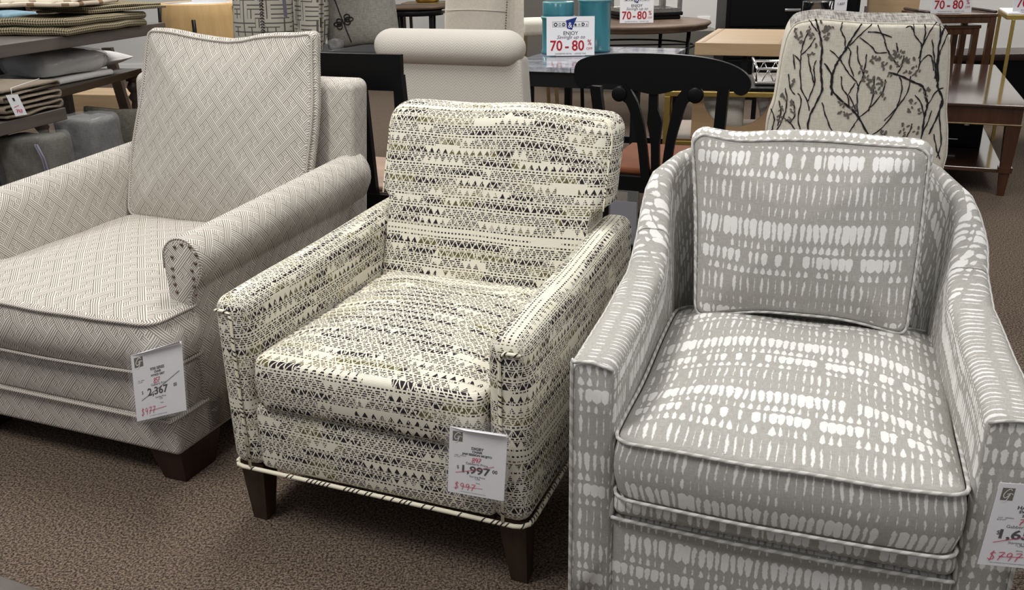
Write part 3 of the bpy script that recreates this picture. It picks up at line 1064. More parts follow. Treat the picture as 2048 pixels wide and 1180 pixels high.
price_tag(FC, (2000, 967), (2112, 975), (1954, 1127), (2094, 1140), -.026, 'white price tag marked 1,65 at the photo edge, hung on the right armchair arm', ['HARPER', 'SWIVEL', '2023'], ['1325   SIENNA', '8121677', '*1,299'], '777', '1,657', '00', '$797', red_strike=True, strike=((.13, .29), (.8, .45)), fold=False)

# ---------------------------------------------------------------- sale signs
def sale_sign(p, rz, wd, label, lean=.12, group=None, sy=.776, full=True):
    t = thing('sale_sign', label, 'sign', tuple(p), rz, group)
    ht = wd*sy
    def T(x, y, z_): return (x, y+z_*lean, z_+.003)
    def place(b):
        b.v = [T(*q) for q in b.v]; return b
    b = MB(); rbox(b, (-wd/2, wd/2), (0, .002), (0, ht), .0005, n=1, k=1, smooth=False)
    rbox(b, (-wd*.3, wd*.3), (-.0, .07), (-.002, .0), .0004, n=1, k=1, smooth=False)
    place(b); cd_ = b.build('card', M['paper'], t)
    y = -.0012
    g = MB()
    z1 = ht*.735; hh = ht*.13; bw = wd*.37
    for (a, c, e, f) in ((-bw, bw, z1, z1+.0012*wd/.28), (-bw, bw, z1+hh, z1+hh+.0012*wd/.28)): rbox(g, (a, c), (y, y+.0004), (e, f), 0, n=1, k=1, smooth=False)
    for a in (-bw, bw): rbox(g, (a-.0006, a+.0006), (y, y+.0004), (z1, z1+hh), 0, n=1, k=1, smooth=False)
    text(g, 'O', -wd*.31, z1+hh*.15, hh*.95, y=y, bold=.0012*wd/.28)
    text(g, 'D', -wd*.22, z1+hh*.18, hh*.85, y=y)
    text(g, 'D', -wd*.14, z1+hh*.18, hh*.85, y=y, bold=.0012*wd/.28)
    text(g, 's', -wd*.075, z1+hh*.18, hh*.85, y=y)
    text(g, 'e', wd*.10, z1+hh*.18, hh*1.0, y=y, bold=.0008*wd/.28)
    text(g, 'n', wd*.18, z1+hh*.18, hh*.95, y=y)
    text(g, 'D', wd*.26, z1+hh*.18, hh*.85, y=y, bold=.0012*wd/.28)
    text(g, 's', wd*.335, z1+hh*.18, hh*.85, y=y)
    text(g, 'ENJOY', 0, ht*.53, ht*.135, y=y)
    place(g); g.build('navy_lettering', M['ink'], cd_)
    g = MB()
    k = wd/.28
    pts = [(-.095, .97), (.135, 1.0), (.05, .76), (.0, .64), (-.09, .69), (-.07, .80), (-.1, .88)]
    pts = [(-.1, .90), (.13, .98), (.06, .78), (.03, .66), (-.075, .70), (-.08, .80)]
    g.add([(a*wd, y-.0006, c*ht) for a, c in pts], [list(range(len(pts)))], None, 0, False)
    place(g); em = g.build('blue_emblem', M['inkblue'], cd_)
    g = MB(); text(g, '&', -wd*.01, ht*.715, ht*.2, y=y-.0012, sx=.9)
    place(g); g.build('ampersand', M['paper'], em)
    g = MB()
    text(g, 'Savings up to', .0, ht*.435, ht*.125, y=y-.0004, shear=.4, sx=1.15)
    text(g, 'SUGGESTED RETAIL  ·  LIMITED TIME', 0, ht*.03, ht*.052, y=y, sx=.98)
    place(g); g.build('grey_lettering', M['inkgrey'], cd_)
    g = MB()
    text(g, '70', -wd*.30, ht*.13, ht*.37, y=y, sx=.92, bold=.0012*k)
    text(g, '-', -wd*.075, ht*.13, ht*.37, y=y, bold=.0012*k)
    text(g, '80', wd*.155, ht*.13, ht*.37, y=y, sx=.92, bold=.0012*k)
    text(g, '%', wd*.395, ht*.265, ht*.2, y=y, sx=.8, bold=.0004*k)
    text(g, 'OFF', wd*.395, ht*.14, ht*.095, y=y)
    place(g); g.build('red_lettering', M['inkred'], cd_)
    return t

# ---------------------------------------------------------------- marble table with canisters and sign
FM = Fr(.084, 4.646, -.385)
t = at(FM, 'marble_table', 'long grey marble topped table on a black metal frame', 'table')
b = MB(); rbox(b, (-.14, .24), (0, 1.05), (.735, .76), .003, n=(2, 2, 1), k=1, smooth=False)
b.build('marble_slab', M['marble'], t)
b = MB(); rbox(b, (.243, .60), (.0, 1.05), (.735, .7605), .003, n=(2, 2, 1), k=1, smooth=False)
b.build('marble_slab', M['marble'], t)
boxes('frame', [((-.13, .58), (.015, .045), (.66, .735)), ((-.13, .58), (1.0, 1.03), (.66, .735)), ((.55, .58), (.045, 1.0), (.66, .735)), ((-.13, -.10), (.045, 1.0), (.66, .735))], M['blackm'], t)
for (x, y) in ((.0, .06), (-.1, 1.0), (.56, .06), (.56, 1.0)):
    b = MB(); box(b, (x-.02, x+.02), (y-.02, y+.02), (0, .66)); b.build('leg', M['blackm'], t)
boxes('lower_stretcher', [((-.08, .54), (.98, 1.02), (.2, .24)), ((.54, .58), (.08, .98), (.2, .24)), ((.02, .54), (.04, .08), (.2, .24))], M['blackm'], t)

def canister(px, pyb, pyt, rad, label, lidf):
    P = zpl(px, pyb, .76)
    P = P + Vector((0, rad, 0))
    top = ypl(px, pyt, P.y).z-.76
    t = thing('canister', label, 'canister', (P.x, P.y, .7605), 0)
    b = MB()
    h = top*lidf
    lathe(b, [(rad*.96, 0), (rad*1.02, .004), (rad*1.02, .014), (rad*.965, .02), (rad*.965, h*.5), (rad*.97, h-.02), (rad*1.0, h-.014), (rad*1.04, h-.006), (rad*1.03, h), (rad*.9, h), (.0001, h)], n=40)
    bd = b.build('body', M['teal'], t)
    b = MB(); lathe(b, [(rad*1.035, h-.008), (rad*1.05, h-.004), (rad*1.035, h+.001)], n=40); b.build('rim', M['tealrim'], bd)
    b = MB()
    hl = top*(1.0-lidf)
    lathe(b, [(rad*.93, h), (rad*.94, h+hl*.2), (rad*.94, h+hl-.006), (rad*.9, h+hl), (rad*.3, h+hl+.003), (.0001, h+hl+.004)], n=40)
    lid = b.build('lid', M['teal'], t)
    b = MB(); lathe(b, [(rad*.935, h+hl-.007), (rad*.95, h+hl-.003), (rad*.9, h+hl+.001)], n=40); b.build('rim', M['tealrim'], lid)
    return t
canister(1118, 110, 3, .093, 'shorter teal ceramic canister with stepped lid, partly hidden by the sale sign', .72)
canister(1191, 106, -22, .094, 'taller teal ceramic canister to the right of the shorter one, on the marble table', .84)
P = zpl(1141, 112, .762)
sale_sign((P.x, P.y, .762), -.02, .262, 'white 70-80% off sale sign in front of the teal canisters on the marble table')

# ---------------------------------------------------------------- round weathered table, lantern, second sign
RX, RY = 1.02, 7.62
t = thing('round_table', 'round weathered wood table on thin black legs by the wall', 'table', (RX, RY, 0), 0)
b = MB(); lathe(b, [(.0001, .70), (.55, .70), (.60, .708), (.595, .72), (.61, .73), (.625, .745), (.62, .758), (.60, .762), (.0001, .762)], n=56)
b.build('tabletop', M['weath'], t)
for k in range(4):
    a = PI/4+k*PI/2+.15
    b = MB(); tube(b, [(.5*math.cos(a), .5*math.sin(a), .7), (.47*math.cos(a), .47*math.sin(a), 0)], .016, 8); b.build('leg', M['blackm'], t)
b = MB(); tube(b, [(.5*math.cos(a*PI/16), .5*math.sin(a*PI/16), .57) for a in range(32)], .008, 6, True); tube(b, [(-.5, 0, .57), (.5, 0, .57)], .006, 6)
b.build('ring_stretcher', M['blackm'], t)
P = ypl(1295, 42, 7.5)
t = thing('lantern', 'grey zinc lantern with glass panes on the round weathered table', 'lantern', (P.x+.03, 7.86, .7625), .25)
b = MB(); rbox(b, (-.235, .235), (-.2, .2), (0, .03), .01, n=1, k=2); rbox(b, (-.25, .25), (-.21, .21), (.03, .06), .008, n=1, k=2); b.build('base_tray', M['blackm'], t)
b = MB()
for x in (-.225, -.08, .08, .225):
    for y in (-.19, .19): box(b, (x-.015, x+.015), (y-.015, y+.015), (.06, .50))
for z_ in (.07, .49):
    for y in (-.19, .19): box(b, (-.23, .23), (y-.017, y+.017), (z_-.015, z_+.02))
    for x in (-.225, .225): box(b, (x-.017, x+.017), (-.19, .19), (z_-.015, z_+.02))
b.build('frame', M['silver'], t)
boxes('glass_pane', [((-.22, .22), (-.182, -.178), (.07, .48))], M['bag'], t); boxes('glass_pane', [((-.22, .22), (.178, .182), (.07, .48))], M['bag'], t)
b = MB(); bar(b, (0, 0, .68), (0, 0, .505), .08, .07, .5, .42); b.build('roof', M['silver'], t)
P = zpl(1273, 47, .763)
sale_sign((P.x, P.y, .764), -.02, .262, 'smaller-looking 70-80% off sale sign leaning by the zinc lantern on the round table', sy=.85)

# taupe block added for the shade under the round table; wall outlet
t = thing('shade_block', 'low taupe block added for the shade under the round weathered table', 'plinth', (1.3, 9.2, 0), 0)
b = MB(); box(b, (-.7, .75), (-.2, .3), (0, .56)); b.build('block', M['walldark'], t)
P = ypl(1408, 40, 10.98)
o = MB(); rbox(o, (-.075, .075), (-.012, 0), (-.06, .06), .004, n=1, k=2); ob = o.build('wall_outlet', M['whitepl']); ob.location = (P.x, 11.0, P.z-.02)
tag(ob, 'white outlet plate on the light wall above the round table', 'outlet')

# ---------------------------------------------------------------- black dresser
FD = Fr(*[ypl(1452, 30, 8.3).x, 8.3], -.05)
t = at(FD, 'dresser', 'tall black dresser with bar pulls behind the oak box table', 'dresser')
b = MB(); box(b, (0, 1.16), (0, .5), (.05, 1.25)); b.build('carcass', M['black'], t)
for k, z0 in enumerate((.10, .375, .65, .925)):
    b = MB(); rbox(b, (.035, 1.125), (-.014, .0), (z0, z0+.262), .004, n=1, k=1, smooth=False); d = b.build('drawer', M['black'], t)
    b = MB(); rbox(b, (.50, .64), (-.045, -.03), (z0+.125, z0+.15), .005, n=1, k=2); rbox(b, (.515, .525), (-.03, -.012), (z0+.13, z0+.145), .002, n=1, k=1); rbox(b, (.615, .625), (-.03, -.012), (z0+.13, z0+.145), .002, n=1, k=1)
    b.build('bar_pull', M['chrome'], d)
P = ypl(1680, 22, 8.2)
t = thing('price_card', 'small white price card standing in front of the black dresser', 'price card', (P.x, 8.2, 0), 0)
b = MB(); box(b, (-.055, .055), (-.002, .002), (P.z, P.z+.19)); box(b, (-.004, .004), (-.0, .006), (0, P.z+.03)); pc = b.build('card', M['paper2'], t)
b = MB(); text(b, '1,607', 0, P.z+.05, .03, y=-.004); text(b, 'CHEST', 0, P.z+.13, .018, y=-.004); b.build('printed_lettering', M['ink'], pc)
# glass vase in front of it
P = ypl(1636, 3, 6.4)
t = thing('glass_vase', 'clear straight-sided glass vase behind the branch-print chair', 'vase', (P.x, 6.4, .70), 0)
b = MB(); hgt = P.z-.70
lathe(b, [(.0001, 0), (.098, 0), (.1, .01), (.1, hgt), (.096, hgt), (.095, .015), (.0001, .012)], n=32); b.build('glass_body', M['glass'], t)
b = MB(); tube(b, [(.098*math.cos(a*PI/16), .098*math.sin(a*PI/16), hgt) for a in range(32)], .004, 6, True); b.build('rim', M['bag'], t)
t = thing('side_table', 'black side table under the clear glass vase', 'table', (P.x, 6.4, 0), 0)
b = MB(); box(b, (-.2, .2), (-.2, .2), (.67, .6995)); b.build('tabletop', M['black'], t)
for x in (-.17, .17):
    for y in (-.17, .17):
        b = MB(); box(b, (x-.02, x+.02), (y-.02, y+.02), (0, .67)); b.build('leg', M['black'], t)
# oak sideboard end and dark box right of the dresser
P = ypl(1740, 18, 8.6)
t = thing('oak_chair', 'rounded light oak chair back to the right of the black dresser', 'chair', (P.x+.25, 8.6, 0), 0)
b = MB(); board(b, rpoly([(-.24, .45), (.2, .45), (.2, 1.1), (-.3, 1.1)], [.02, .02, .1, .12], 4, .1), 0, .03); b.build('backrest', M['oak'], t)
b = MB(); box(b, (-.24, .22), (.0, .45), (.42, .46)); b.build('seat', M['oak'], t)
for x in (-.21, .19):
    for y in (.04, .42):
        b = MB(); box(b, (x-.018, x+.018), (y-.018, y+.018), (0, .42)); b.build('leg', M['oak'], t)
P = ypl(1800, 20, 8.8)
t = thing('glass_box', 'dark framed glass box beside the oak chair back', 'box', (P.x+.06, 9.2, 0), 0)
b = MB(); box(b, (-.14, .14), (0, .28), (0, P.z)); b.build('dark_base', M['legred'], t)
b = MB(); box(b, (-.1, .12), (.02, .24), (P.z, P.z+.2)); b.build('glass_body', M['bagmilky'], t)

# ---------------------------------------------------------------- black splat-back chair
FS = Fr(.5, 3.05, -.38)
t = at(FS, 'dining_chair', 'black chair with scrolled top rail, splat back and copper-brown seat', 'chair')
top = [(1150, 150), (1152, 132), (1164, 118), (1200, 109), (1260, 106), (1325, 107), (1390, 112), (1440, 121), (1475, 134), (1496, 150), (1503, 166), (1499, 181), (1487, 190), (1474, 188), (1464, 179), (1450, 176), (1420, 176), (1372, 175), (1345, 182), (1310, 188), (1275, 181), (1236, 168), (1200, 167), (1182, 170), (1172, 176), (1160, 173), (1152, 163)]
def L2(pts, fr=FS, y=0): return [(fr.pl(a, c, 1, y).x, fr.pl(a, c, 1, y).z) for a, c in pts]
b = MB()
P2 = [tuple(p) for p in smooth_pts(L2(top)+[L2(top)[0]], 3)[:-1]]
ring_board(b, P2, -.012, .012)
b.build('top_rail', M['black'], t)
tz = FS.pl(1300, 352, 1, 0).z
def strip(name, c, wpx, y=0, th=.02, fr=FS, mat=None, par=None):
    """upright curved slat from a centre line in the photo and its widths"""
    cl = smooth_pts(L2(c, fr, y), 4)
    ws = []
    n = len(wpx)-1
    for i in range(len(cl)):
        f = i/(len(cl)-1)*n; k = min(int(f), n-1)
        ws.append((wpx[k]+(wpx[k+1]-wpx[k])*(f-k))*3.05/1797)
    l, r = [], []
    for i, p in enumerate(cl):
        d = (cl[min(i+1, len(cl)-1)]-cl[max(i-1, 0)]).normalized(); nn = Vector((-d.y, d.x))
        l.append(tuple(p+nn*ws[i]/2)); r.append(tuple(p-nn*ws[i]/2))
    b = MB(); ring_board(b, l+list(reversed(r)), y-th/2, y+th/2)
    return b.build(name, mat or M['black'], par or t)
strip('splat', [(1308, 180), (1307, 215), (1310, 245), (1311, 290), (1311, 360)], [17, 18, 30, 17, 16], .006)
strip('curved_slat', [(1240, 180), (1262, 200), (1276, 240), (1285, 290), (1292, 362)], [34, 22, 20, 18, 18], -.004)
strip('curved_slat', [(1392, 182), (1366, 198), (1352, 240), (1340, 290), (1330, 362)], [34, 24, 21, 18, 18], -.004)
for (c, s_) in (((1240, 187), .026), ((1392, 190), .026)):
    q = FS.pl(c[0], c[1], 1, -.004)
    b = MB(); lathe(b, [(.0001, -.012), (s_*.8, -.012), (s_, -.009), (s_, .009), (s_*.8, .012), (.0001, .012)], n=20)
    b.v = [(q.x+x, q.y+z_-.004, q.z+y) for x, y, z_ in b.v]; b.build('scroll', M['black'], t)
for (p0, p1) in (((1192, 172), (1212, 352)), ((1448, 172), (1428, 352))):
    a = FS.pl(*p0, 1, .0); c = FS.pl(*p1, 1, .0)
    b = MB(); bar(b, (a.x, .0, a.z), (c.x, .01, tz), .036, .03); bar(b, (c.x, .01, tz), (c.x+(c.x-a.x)*.25, -.02, 0), .036, .034, .03, .03)
    b.build('rear_leg_post', M['black'], t)
xa, xb_ = FS.pl(1205, 370, 1, 0).x, FS.pl(1440, 370, 1, 0).x
z2 = FS.pl(1300, 386, 1, 0).z
b = MB(); box(b, (xa, xb_), (-.012, .012), (z2, tz-.002)); box(b, (xa-.01, xb_+.01), (.42, .445), (z2, tz-.002)); box(b, (xa, xa+.02), (.0, .43), (z2, tz-.002)); box(b, (xb_-.02, xb_), (.0, .43), (z2, tz-.002)); b.build('seat_rail', M['black'], t)
b = MB(); rbox(b, (xa-.015, xb_+.015), (.016, .46), (tz-.004, tz+.02), .01, (0, 0, .006), n=(4, 4, 1)); b.build('seat', M['copper'], t)
for x in (xa+.01, xb_-.01):
    b = MB(); bar(b, (x, .43, z2), (x, .44, 0), .036, .036, .026, .026); b.build('front_leg', M['black'], t)
za, zb_ = FS.pl(1260, 488, 1, .0).z, FS.pl(1260, 508, 1, .0).z
b = MB(); tube(b, [(xa, 0, za), (xb_, 0, za)], .010, 8); tube(b, [(xa, .44, za-.02), (xb_, .44, za-.02)], .012, 8); tube(b, [(xa, 0, za+.03), (xa, .44, za+.03)], .01, 8); tube(b, [(xb_, 0, za+.03), (xb_, .44, za+.03)], .01, 8); b.build('stretcher', M['black'], t)
# tag hanging under it
q0 = FS.pl(1243, 402, 1, -.02); q1 = FS.pl(1271, 488, 1, -.02)
t = thing('price_tag', 'grey-looking price tag in a clear sleeve hanging under the black splat-back chair', 'price tag', tuple(FS.w(q0.x, -.02, q1.z)), -.38)
b = MB(); box(b, (-.04, q1.x-q0.x), (-.001, .001), (0, q0.z-q1.z)); b.build('paper', M['zip'], t)
b = MB(); box(b, (-.045, q1.x-q0.x+.006), (-.003, -.002), (-.005, q0.z-q1.z+.04)); b.build('clear_sleeve', M['bag'], t)

# ---------------------------------------------------------------- black rail-back chair at left
FL = Fr(-.42, 3.1, -.38)
t = at(FL, 'dining_chair', 'black chair with broad flat top rail and tan striped seat, behind the left armchair', 'chair')
r = L2([(470, 95), (640, 105), (803, 109), (806, 182), (640, 176), (470, 168)], FL)
b = MB(); ring_board(b, r, -.011, .011); b.build('top_rail', M['black'], t)
a = FL.pl(799, 180, 1, 0); c = FL.pl(823, 385, 1, 0); sz = FL.pl(760, 387, 1, 0).z
b = MB(); bar(b, (a.x, 0, a.z+.05), (c.x, 0, c.z), .034, .03); bar(b, (c.x, 0, c.z), (c.x+.03, -.03, 0), .034, .034, .028, .028); b.build('rear_leg_post', M['black'], t)
xl = FL.pl(475, 385, 1, 0).x
b = MB(); bar(b, (xl, 0, a.z+.05), (xl-.02, 0, c.z), .034, .03); bar(b, (xl-.02, 0, c.z), (xl-.05, -.03, 0), .034, .034, .028, .028); b.build('rear_leg_post', M['black'], t)
a1, a2 = FL.pl(718, 180, 1, 0), FL.pl(744, 387, 1, 0)
b = MB(); bar(b, (a1.x, 0, a1.z), (a2.x, 0, a2.z), .06, .02, .05, .02); b.build('slat', M['black'], t)
b = MB(); bar(b, (a1.x-.16, 0, a1.z), (a2.x-.20, 0, a2.z), .06, .02, .05, .02); b.build('slat', M['black'], t)
b = MB(); box(b, (xl, c.x), (-.012, .012), (sz-.07, sz)); box(b, (xl, c.x), (.42, .44), (sz-.07, sz)); b.build('seat_rail', M['black'], t)
b = MB(); rbox(b, (xl-.01, c.x+.01), (.016, .46), (sz, sz+.022), .01, n=(3, 3, 1)); b.build('seat', M['tan'], t)
for x in (xl+.01, c.x-.01):
    b = MB(); bar(b, (x, .43, sz-.06), (x, .44, 0), .034, .034, .026, .026); b.build('front_leg', M['black'], t)

# ---------------------------------------------------------------- herringbone chair with rolled back
FH = Fr(-.235, 3.95, -.38)
t = at(FH, 'upholstered_chair', 'pale herringbone chair with rolled top, seen from behind between left and middle armchairs', 'chair')
p0, p1 = FH.pl(758, 96, 1, 0), FH.pl(1044, 108, 1, 0)
zt, zb2 = FH.pl(900, 57, 1, .03).z, FH.pl(900, 132, 1, -.04).z
b = MB()
rbox(b, (p0.x, p1.x), (-.075, .075), (zb2, zt), .070, (.012, 0, 0), n=(10, 3, 3), k=5, uo=(.2, .1))
b.build('rolled_top', M['herring'], t)
bp = L2([(783, 120), (1040, 132), (1046, 160), (1052, 215)], FH, -.03)
bot = .2
o = [(bp[0][0], bp[0][1]+.03), (bp[1][0], bp[1][1]+.03), (bp[3][0]+.10, bot), (L2([(803, 205)], FH, -.03)[0][0]+.09, bot)]
e0 = L2([(806, 205)], FH, -.03)[0]
sl = (e0[0]-bp[0][0])/(bp[0][1]-e0[1])
o[3] = (bp[0][0]+sl*(bp[0][1]-bot), bot)
s2 = (bp[3][0]-bp[1][0])/(bp[1][1]-bp[3][1]); o[2] = (bp[1][0]+s2*.5*(bp[1][1]-bot), bot)
b = MB(); board(b, rpoly(o, .02, 3, .06), -.03, .075, .012); b.build('backrest', M['herring'], t)
b = MB(); rbox(b, (-.24, .22), (.05, .55), (.36, .5), .04, (0, 0, .02), n=4); b.build('seat', M['herring'], t)
for x in (-.2, .18):
    for y in (.03, .5):
        b = MB(); bar(b, (x, y, .37), (x, y+(-.03 if y < .1 else 0), 0), .045, .045, .028, .028); b.build('leg', M['leg'], t)

# ---------------------------------------------------------------- cream wing chair and bolster stool
FW = Fr(-.18, 6.1, -.3)
t = at(FW, 'wing_chair', 'cream high-backed chair with nailhead trim, behind the herringbone chair', 'chair')
o = L2([(884, 110), (887, 40), (893, -60), (1022, -60), (1019, 0), (1012, 112)], FW)
b = MB(); board(b, rpoly([o[3], o[4], (o[5][0], .3), (o[0][0], .3), o[1], o[2]], .02, 3, .05), .0, .10, .02, crown=(.02, 0), sides=(0, .3, .6, .85)); bk = b.build('backrest', M['cream'], t)
zs = FW.pl(950, 20, 1, 0).z
b = MB(); tube(b, [(o[0][0]+.02, -.018, zs), ((o[0][0]+o[4][0])/2, -.026, zs+.004), (o[4][0]-.02, -.014, zs-.008)], .003, 5); b.build('seam', M['creampl'], bk)
b = MB()
nb = 34
for i in range(nb):
    f = i/(nb-1)
    x = o[3][0]+(o[5][0]-o[3][0])*f-.012; z_ = o[3][1]+(o[5][1]-o[3][1])*f
    rbox(b, (x-.004, x+.004), (-.012, -.004), (z_-.004, z_+.004), .003, n=1, k=1, mi=0)
b.build('nailhead_trim', M['nail'], bk)
b = MB()
wo = [(o[4][0]-.005, 1.2), (o[5][0]-.005, .35)]
vs = [(wo[0][0], 0.01, wo[0][1]), (wo[0][0]-.03, .30, wo[0][1]-.05), (wo[1][0]-.02, .34, .35), (wo[1][0], .01, .35)]
vs2 = [(x+.045, y, z_) for x, y, z_ in vs]
b.add(vs+vs2, [[0, 1, 2, 3], [7, 6, 5, 4], [0, 4, 5, 1], [1, 5, 6, 2], [2, 6, 7, 3], [3, 7, 4, 0]], None, 0, False)
b.build('wing', M['cream'], t)
b = MB(); rbox(b, (o[0][0], o[5][0]), (.1, .62), (.3, .5), .04, n=3); b.build('seat', M['cream'], t)
for x in (o[0][0]+.04, o[5][0]-.04):
    for y in (.05, .56):
        b = MB(); bar(b, (x, y, .3), (x, y, 0), .04, .04, .028, .028); b.build('leg', M['leg'], t)
P = ypl(1066, 70, 6.8)
zt = ypl(1060, 48, 6.6).z; zb2 = ypl(1060, 86, 6.4).z
t = thing('bar_stool', 'cream round-cornered stool seat with a small hanging tag behind the marble table', 'stool', (P.x+.03, 7.1, 0), .2)
b = MB(); rbox(b, (-.14, .14), (-.16, .16), (zb2, zt), .035, (0, 0, .01), n=4, k=4); b.build('seat', M['creampl'], t)
for x in (-.11, .11):
    for y in (-.12, .12):
        b = MB(); bar(b, (x, y, zb2), (x*1.3, y*1.2, 0), .03, .03, .022, .022); b.build('leg', M['brass'], t)
b = MB(); box(b, (.1, .15), (-.168, -.166), (zb2-.02, zb2+.06)); b.build('hang_tag', M['paper2'], t)

# ---------------------------------------------------------------- branch-print chair
FT = Fr(1.17, 2.95, -.24)
t = at(FT, 'upholstered_chair', 'ivory chair back printed with dark branches and leaves, grey tweed rim, behind the right armchair', 'chair')
out_px = [(1532, 262), (1536, 235), (1548, 205), (1556, 160), (1564, 110), (1574, 70), (1590, 46), (1640, 38), (1735, 46), (1830, 47), (1880, 48), (1894, 62), (1901, 90), (1899, 150), (1893, 220), (1896, 260), (1894, 310), (1886, 336)]
oo = L2(out_px, FT, -.0)
oo += [(oo[-1][0]-.03, .14), (oo[0][0]+.03, .14)]
def treey(x, z_):
    xc, hw = (oo[5][0]+oo[12][0])/2, (oo[12][0]-oo[5][0])/2
    u_ = (x-xc)/hw
    return -.028*(1-min(1, u_*u_))-.0
ol = [tuple(p) for p in rpoly(oo, .02, 3, .04)]
def frt(a, c, tt):
    y = tt
    if tt < .02: y = tt + treey(a, c)*(1 if tt < .004 else .5)
    # the top rim slopes away and rises towards the seat side
    rise = 0
    if tt > .03 and c > .85: rise = (tt-.03)*.30
    return (a, y+max(0, .9-c)*-.03, c+rise)
b = MB()
slab(b, ol, .0, .125, frt, .014, (0, 0), 3, (0, 1), sides=(0, .2, .4, .6, .75, .88, .96))
ztp = max(p[1] for p in oo)
for i in range(len(b.f)):
    ys_ = [b.v[j][1] for j in b.f[i]]
    zs_ = [b.v[j][2] for j in b.f[i]]
    b.m[i] = 1 if (min(zs_) > ztp-.035 and max(ys_) > .012) or min(ys_) > .10 else 0
TS = [((730, 120), (748, 180), (760, 230), (770, 320), (765, 400), (765, 480), (770, 560), (740, 640), (690, 740), (680, 850)), ((690, 125), (720, 170), (745, 200)), ((1020, 150), (960, 240), (920, 310), (880, 370), (850, 430), (835, 500), (830, 600)), ((900, 140), (890, 190), (915, 250), (915, 310)), ((1085, 150), (1000, 230), (940, 290)), ((1060, 200), (1130, 205), (1210, 235)), ((1120, 155), (1160, 240), (1180, 310), (1230, 390), (1260, 420)),
 ((1190, 455), (1270, 480), (1340, 515), (1410, 550), (1430, 620), (1440, 670), (1420, 740), (1405, 850)), ((1005, 235), (1080, 290), (1110, 330), (1180, 330)), ((820, 315), (880, 370), (930, 450), (990, 520), (1000, 560)), ((990, 285), (1000, 380), (1030, 470), (1000, 540), (990, 620), (995, 740)), ((1050, 340), (1040, 420), (1020, 500)), ((785, 400), (830, 470), (830, 560), (900, 640), (960, 690), (1000, 740), (1050, 830), (1070, 860)), ((1000, 740), (960, 800), (920, 860)),
 ((770, 645), (790, 720), (820, 800), (850, 850)), ((735, 380), (720, 430), (725, 520), (690, 620), (680, 640)), ((680, 340), (700, 450), (725, 540)), ((640, 330), (635, 430), (640, 560), (680, 640), (690, 700)), ((600, 350), (640, 400)), ((590, 345), (600, 440)), ((1260, 480), (1275, 560), (1240, 680), (1150, 800), (1060, 860)), ((1330, 480), (1310, 580), (1250, 670), (1160, 760)), ((1170, 500), (1150, 580), (1060, 690), (1000, 740)), ((1350, 150), (1355, 220), (1400, 280), (1395, 350), (1380, 440), (1340, 480)),
 ((1300, 175), (1330, 165), (1350, 200)), ((1420, 150), (1425, 210), (1400, 310)), ((1500, 140), (1450, 210), (1400, 310), (1385, 370)), ((1560, 160), (1530, 230), (1510, 330), (1510, 500), (1510, 560), (1540, 640), (1500, 750), (1450, 850)), ((1575, 210), (1540, 290), (1500, 400), (1490, 500)), ((1470, 250), (1480, 330), (1490, 420), (1500, 520)), ((1520, 150), (1525, 270)), ((1390, 400), (1440, 350), (1470, 370), (1480, 450)), ((1440, 670), (1500, 580), (1545, 560)), ((520, 740), (570, 780), (600, 820)),
 ((560, 470), (570, 560), (600, 600)), ((540, 560), (550, 650), (530, 740), (480, 840)), ((1530, 640), (1520, 760), (1530, 900), (1500, 1000)), ((1480, 850), (1500, 950), (1520, 1010)), ((890, 480), (900, 560), (930, 600), (940, 680)), ((980, 520), (930, 600)), ((1290, 350), (1270, 420), (1240, 470)), ((1240, 270), (1250, 330)), ((1470, 700), (1440, 780), (1400, 860), (1410, 900)), ((620, 590), (640, 640), (620, 750), (640, 840)), ((700, 180), (660, 260), (640, 330)), ((730, 240), (690, 300), (640, 350)), ((1360, 600), (1400, 660), (1420, 740)), ((940, 600), (985, 700)), ((1100, 480), (1090, 600), (1060, 700)), ((450, 690), (470, 760), (450, 840)), ((500, 640), (510, 720), (490, 800)), ((590, 640), (600, 720), (570, 780)), ((1300, 870), (1330, 820), (1340, 780)), ((930, 290), (950, 330), (940, 400), (970, 480))]
def cpx(p): return (1400+p[0]/3.16, p[1]/3.16)
def tfr(x, z_): return (x, treey(x, z_)-.0022-max(0, .9-z_)*.03, z_)
random.seed(11)
for st in TS:
    big = len(st) > 6
    pts = smooth_pts(L2([cpx(p) for p in st], FT, -.02), 6)
    pts = [(p[0]+random.uniform(-.0012, .0012), p[1]) for p in pts]
    w0 = (.0066 if big else .0040)
    ribbon(b, pts, [w0*(.75+.5*math.sin(i*.7+st[0][0])**2)*(1-.45*abs(i/len(pts)-.5)) for i in range(len(pts))], 0, 2, tfr)
LV_ = [(680, 180), (620, 190), (640, 250), (790, 200), (820, 185), (780, 150), (1240, 330), (1230, 370), (1290, 370), (1090, 380), (1130, 360), (1170, 400), (1180, 440), (1060, 460), (1010, 440), (1040, 510), (1110, 500), (1150, 540), (1100, 590), (1330, 380), (1350, 430), (1380, 470), (900, 650), (890, 710), (930, 730), (960, 670), (1350, 650), (1330, 690), (1380, 700), (1410, 590), (1440, 560), (1160, 860), (1300, 800), (1280, 850), (1360, 830), (740, 290), (700, 350), (600, 520), (590, 700), (580, 660), (560, 740), (1060, 500), (1130, 520), (1080, 540), (1200, 470), (1250, 400), (1210, 350), (1270, 340), (1310, 440), (690, 220), (800, 235), (630, 220), (520, 700), (500, 760), (540, 620), (1150, 830), (1100, 560), (1160, 600)]
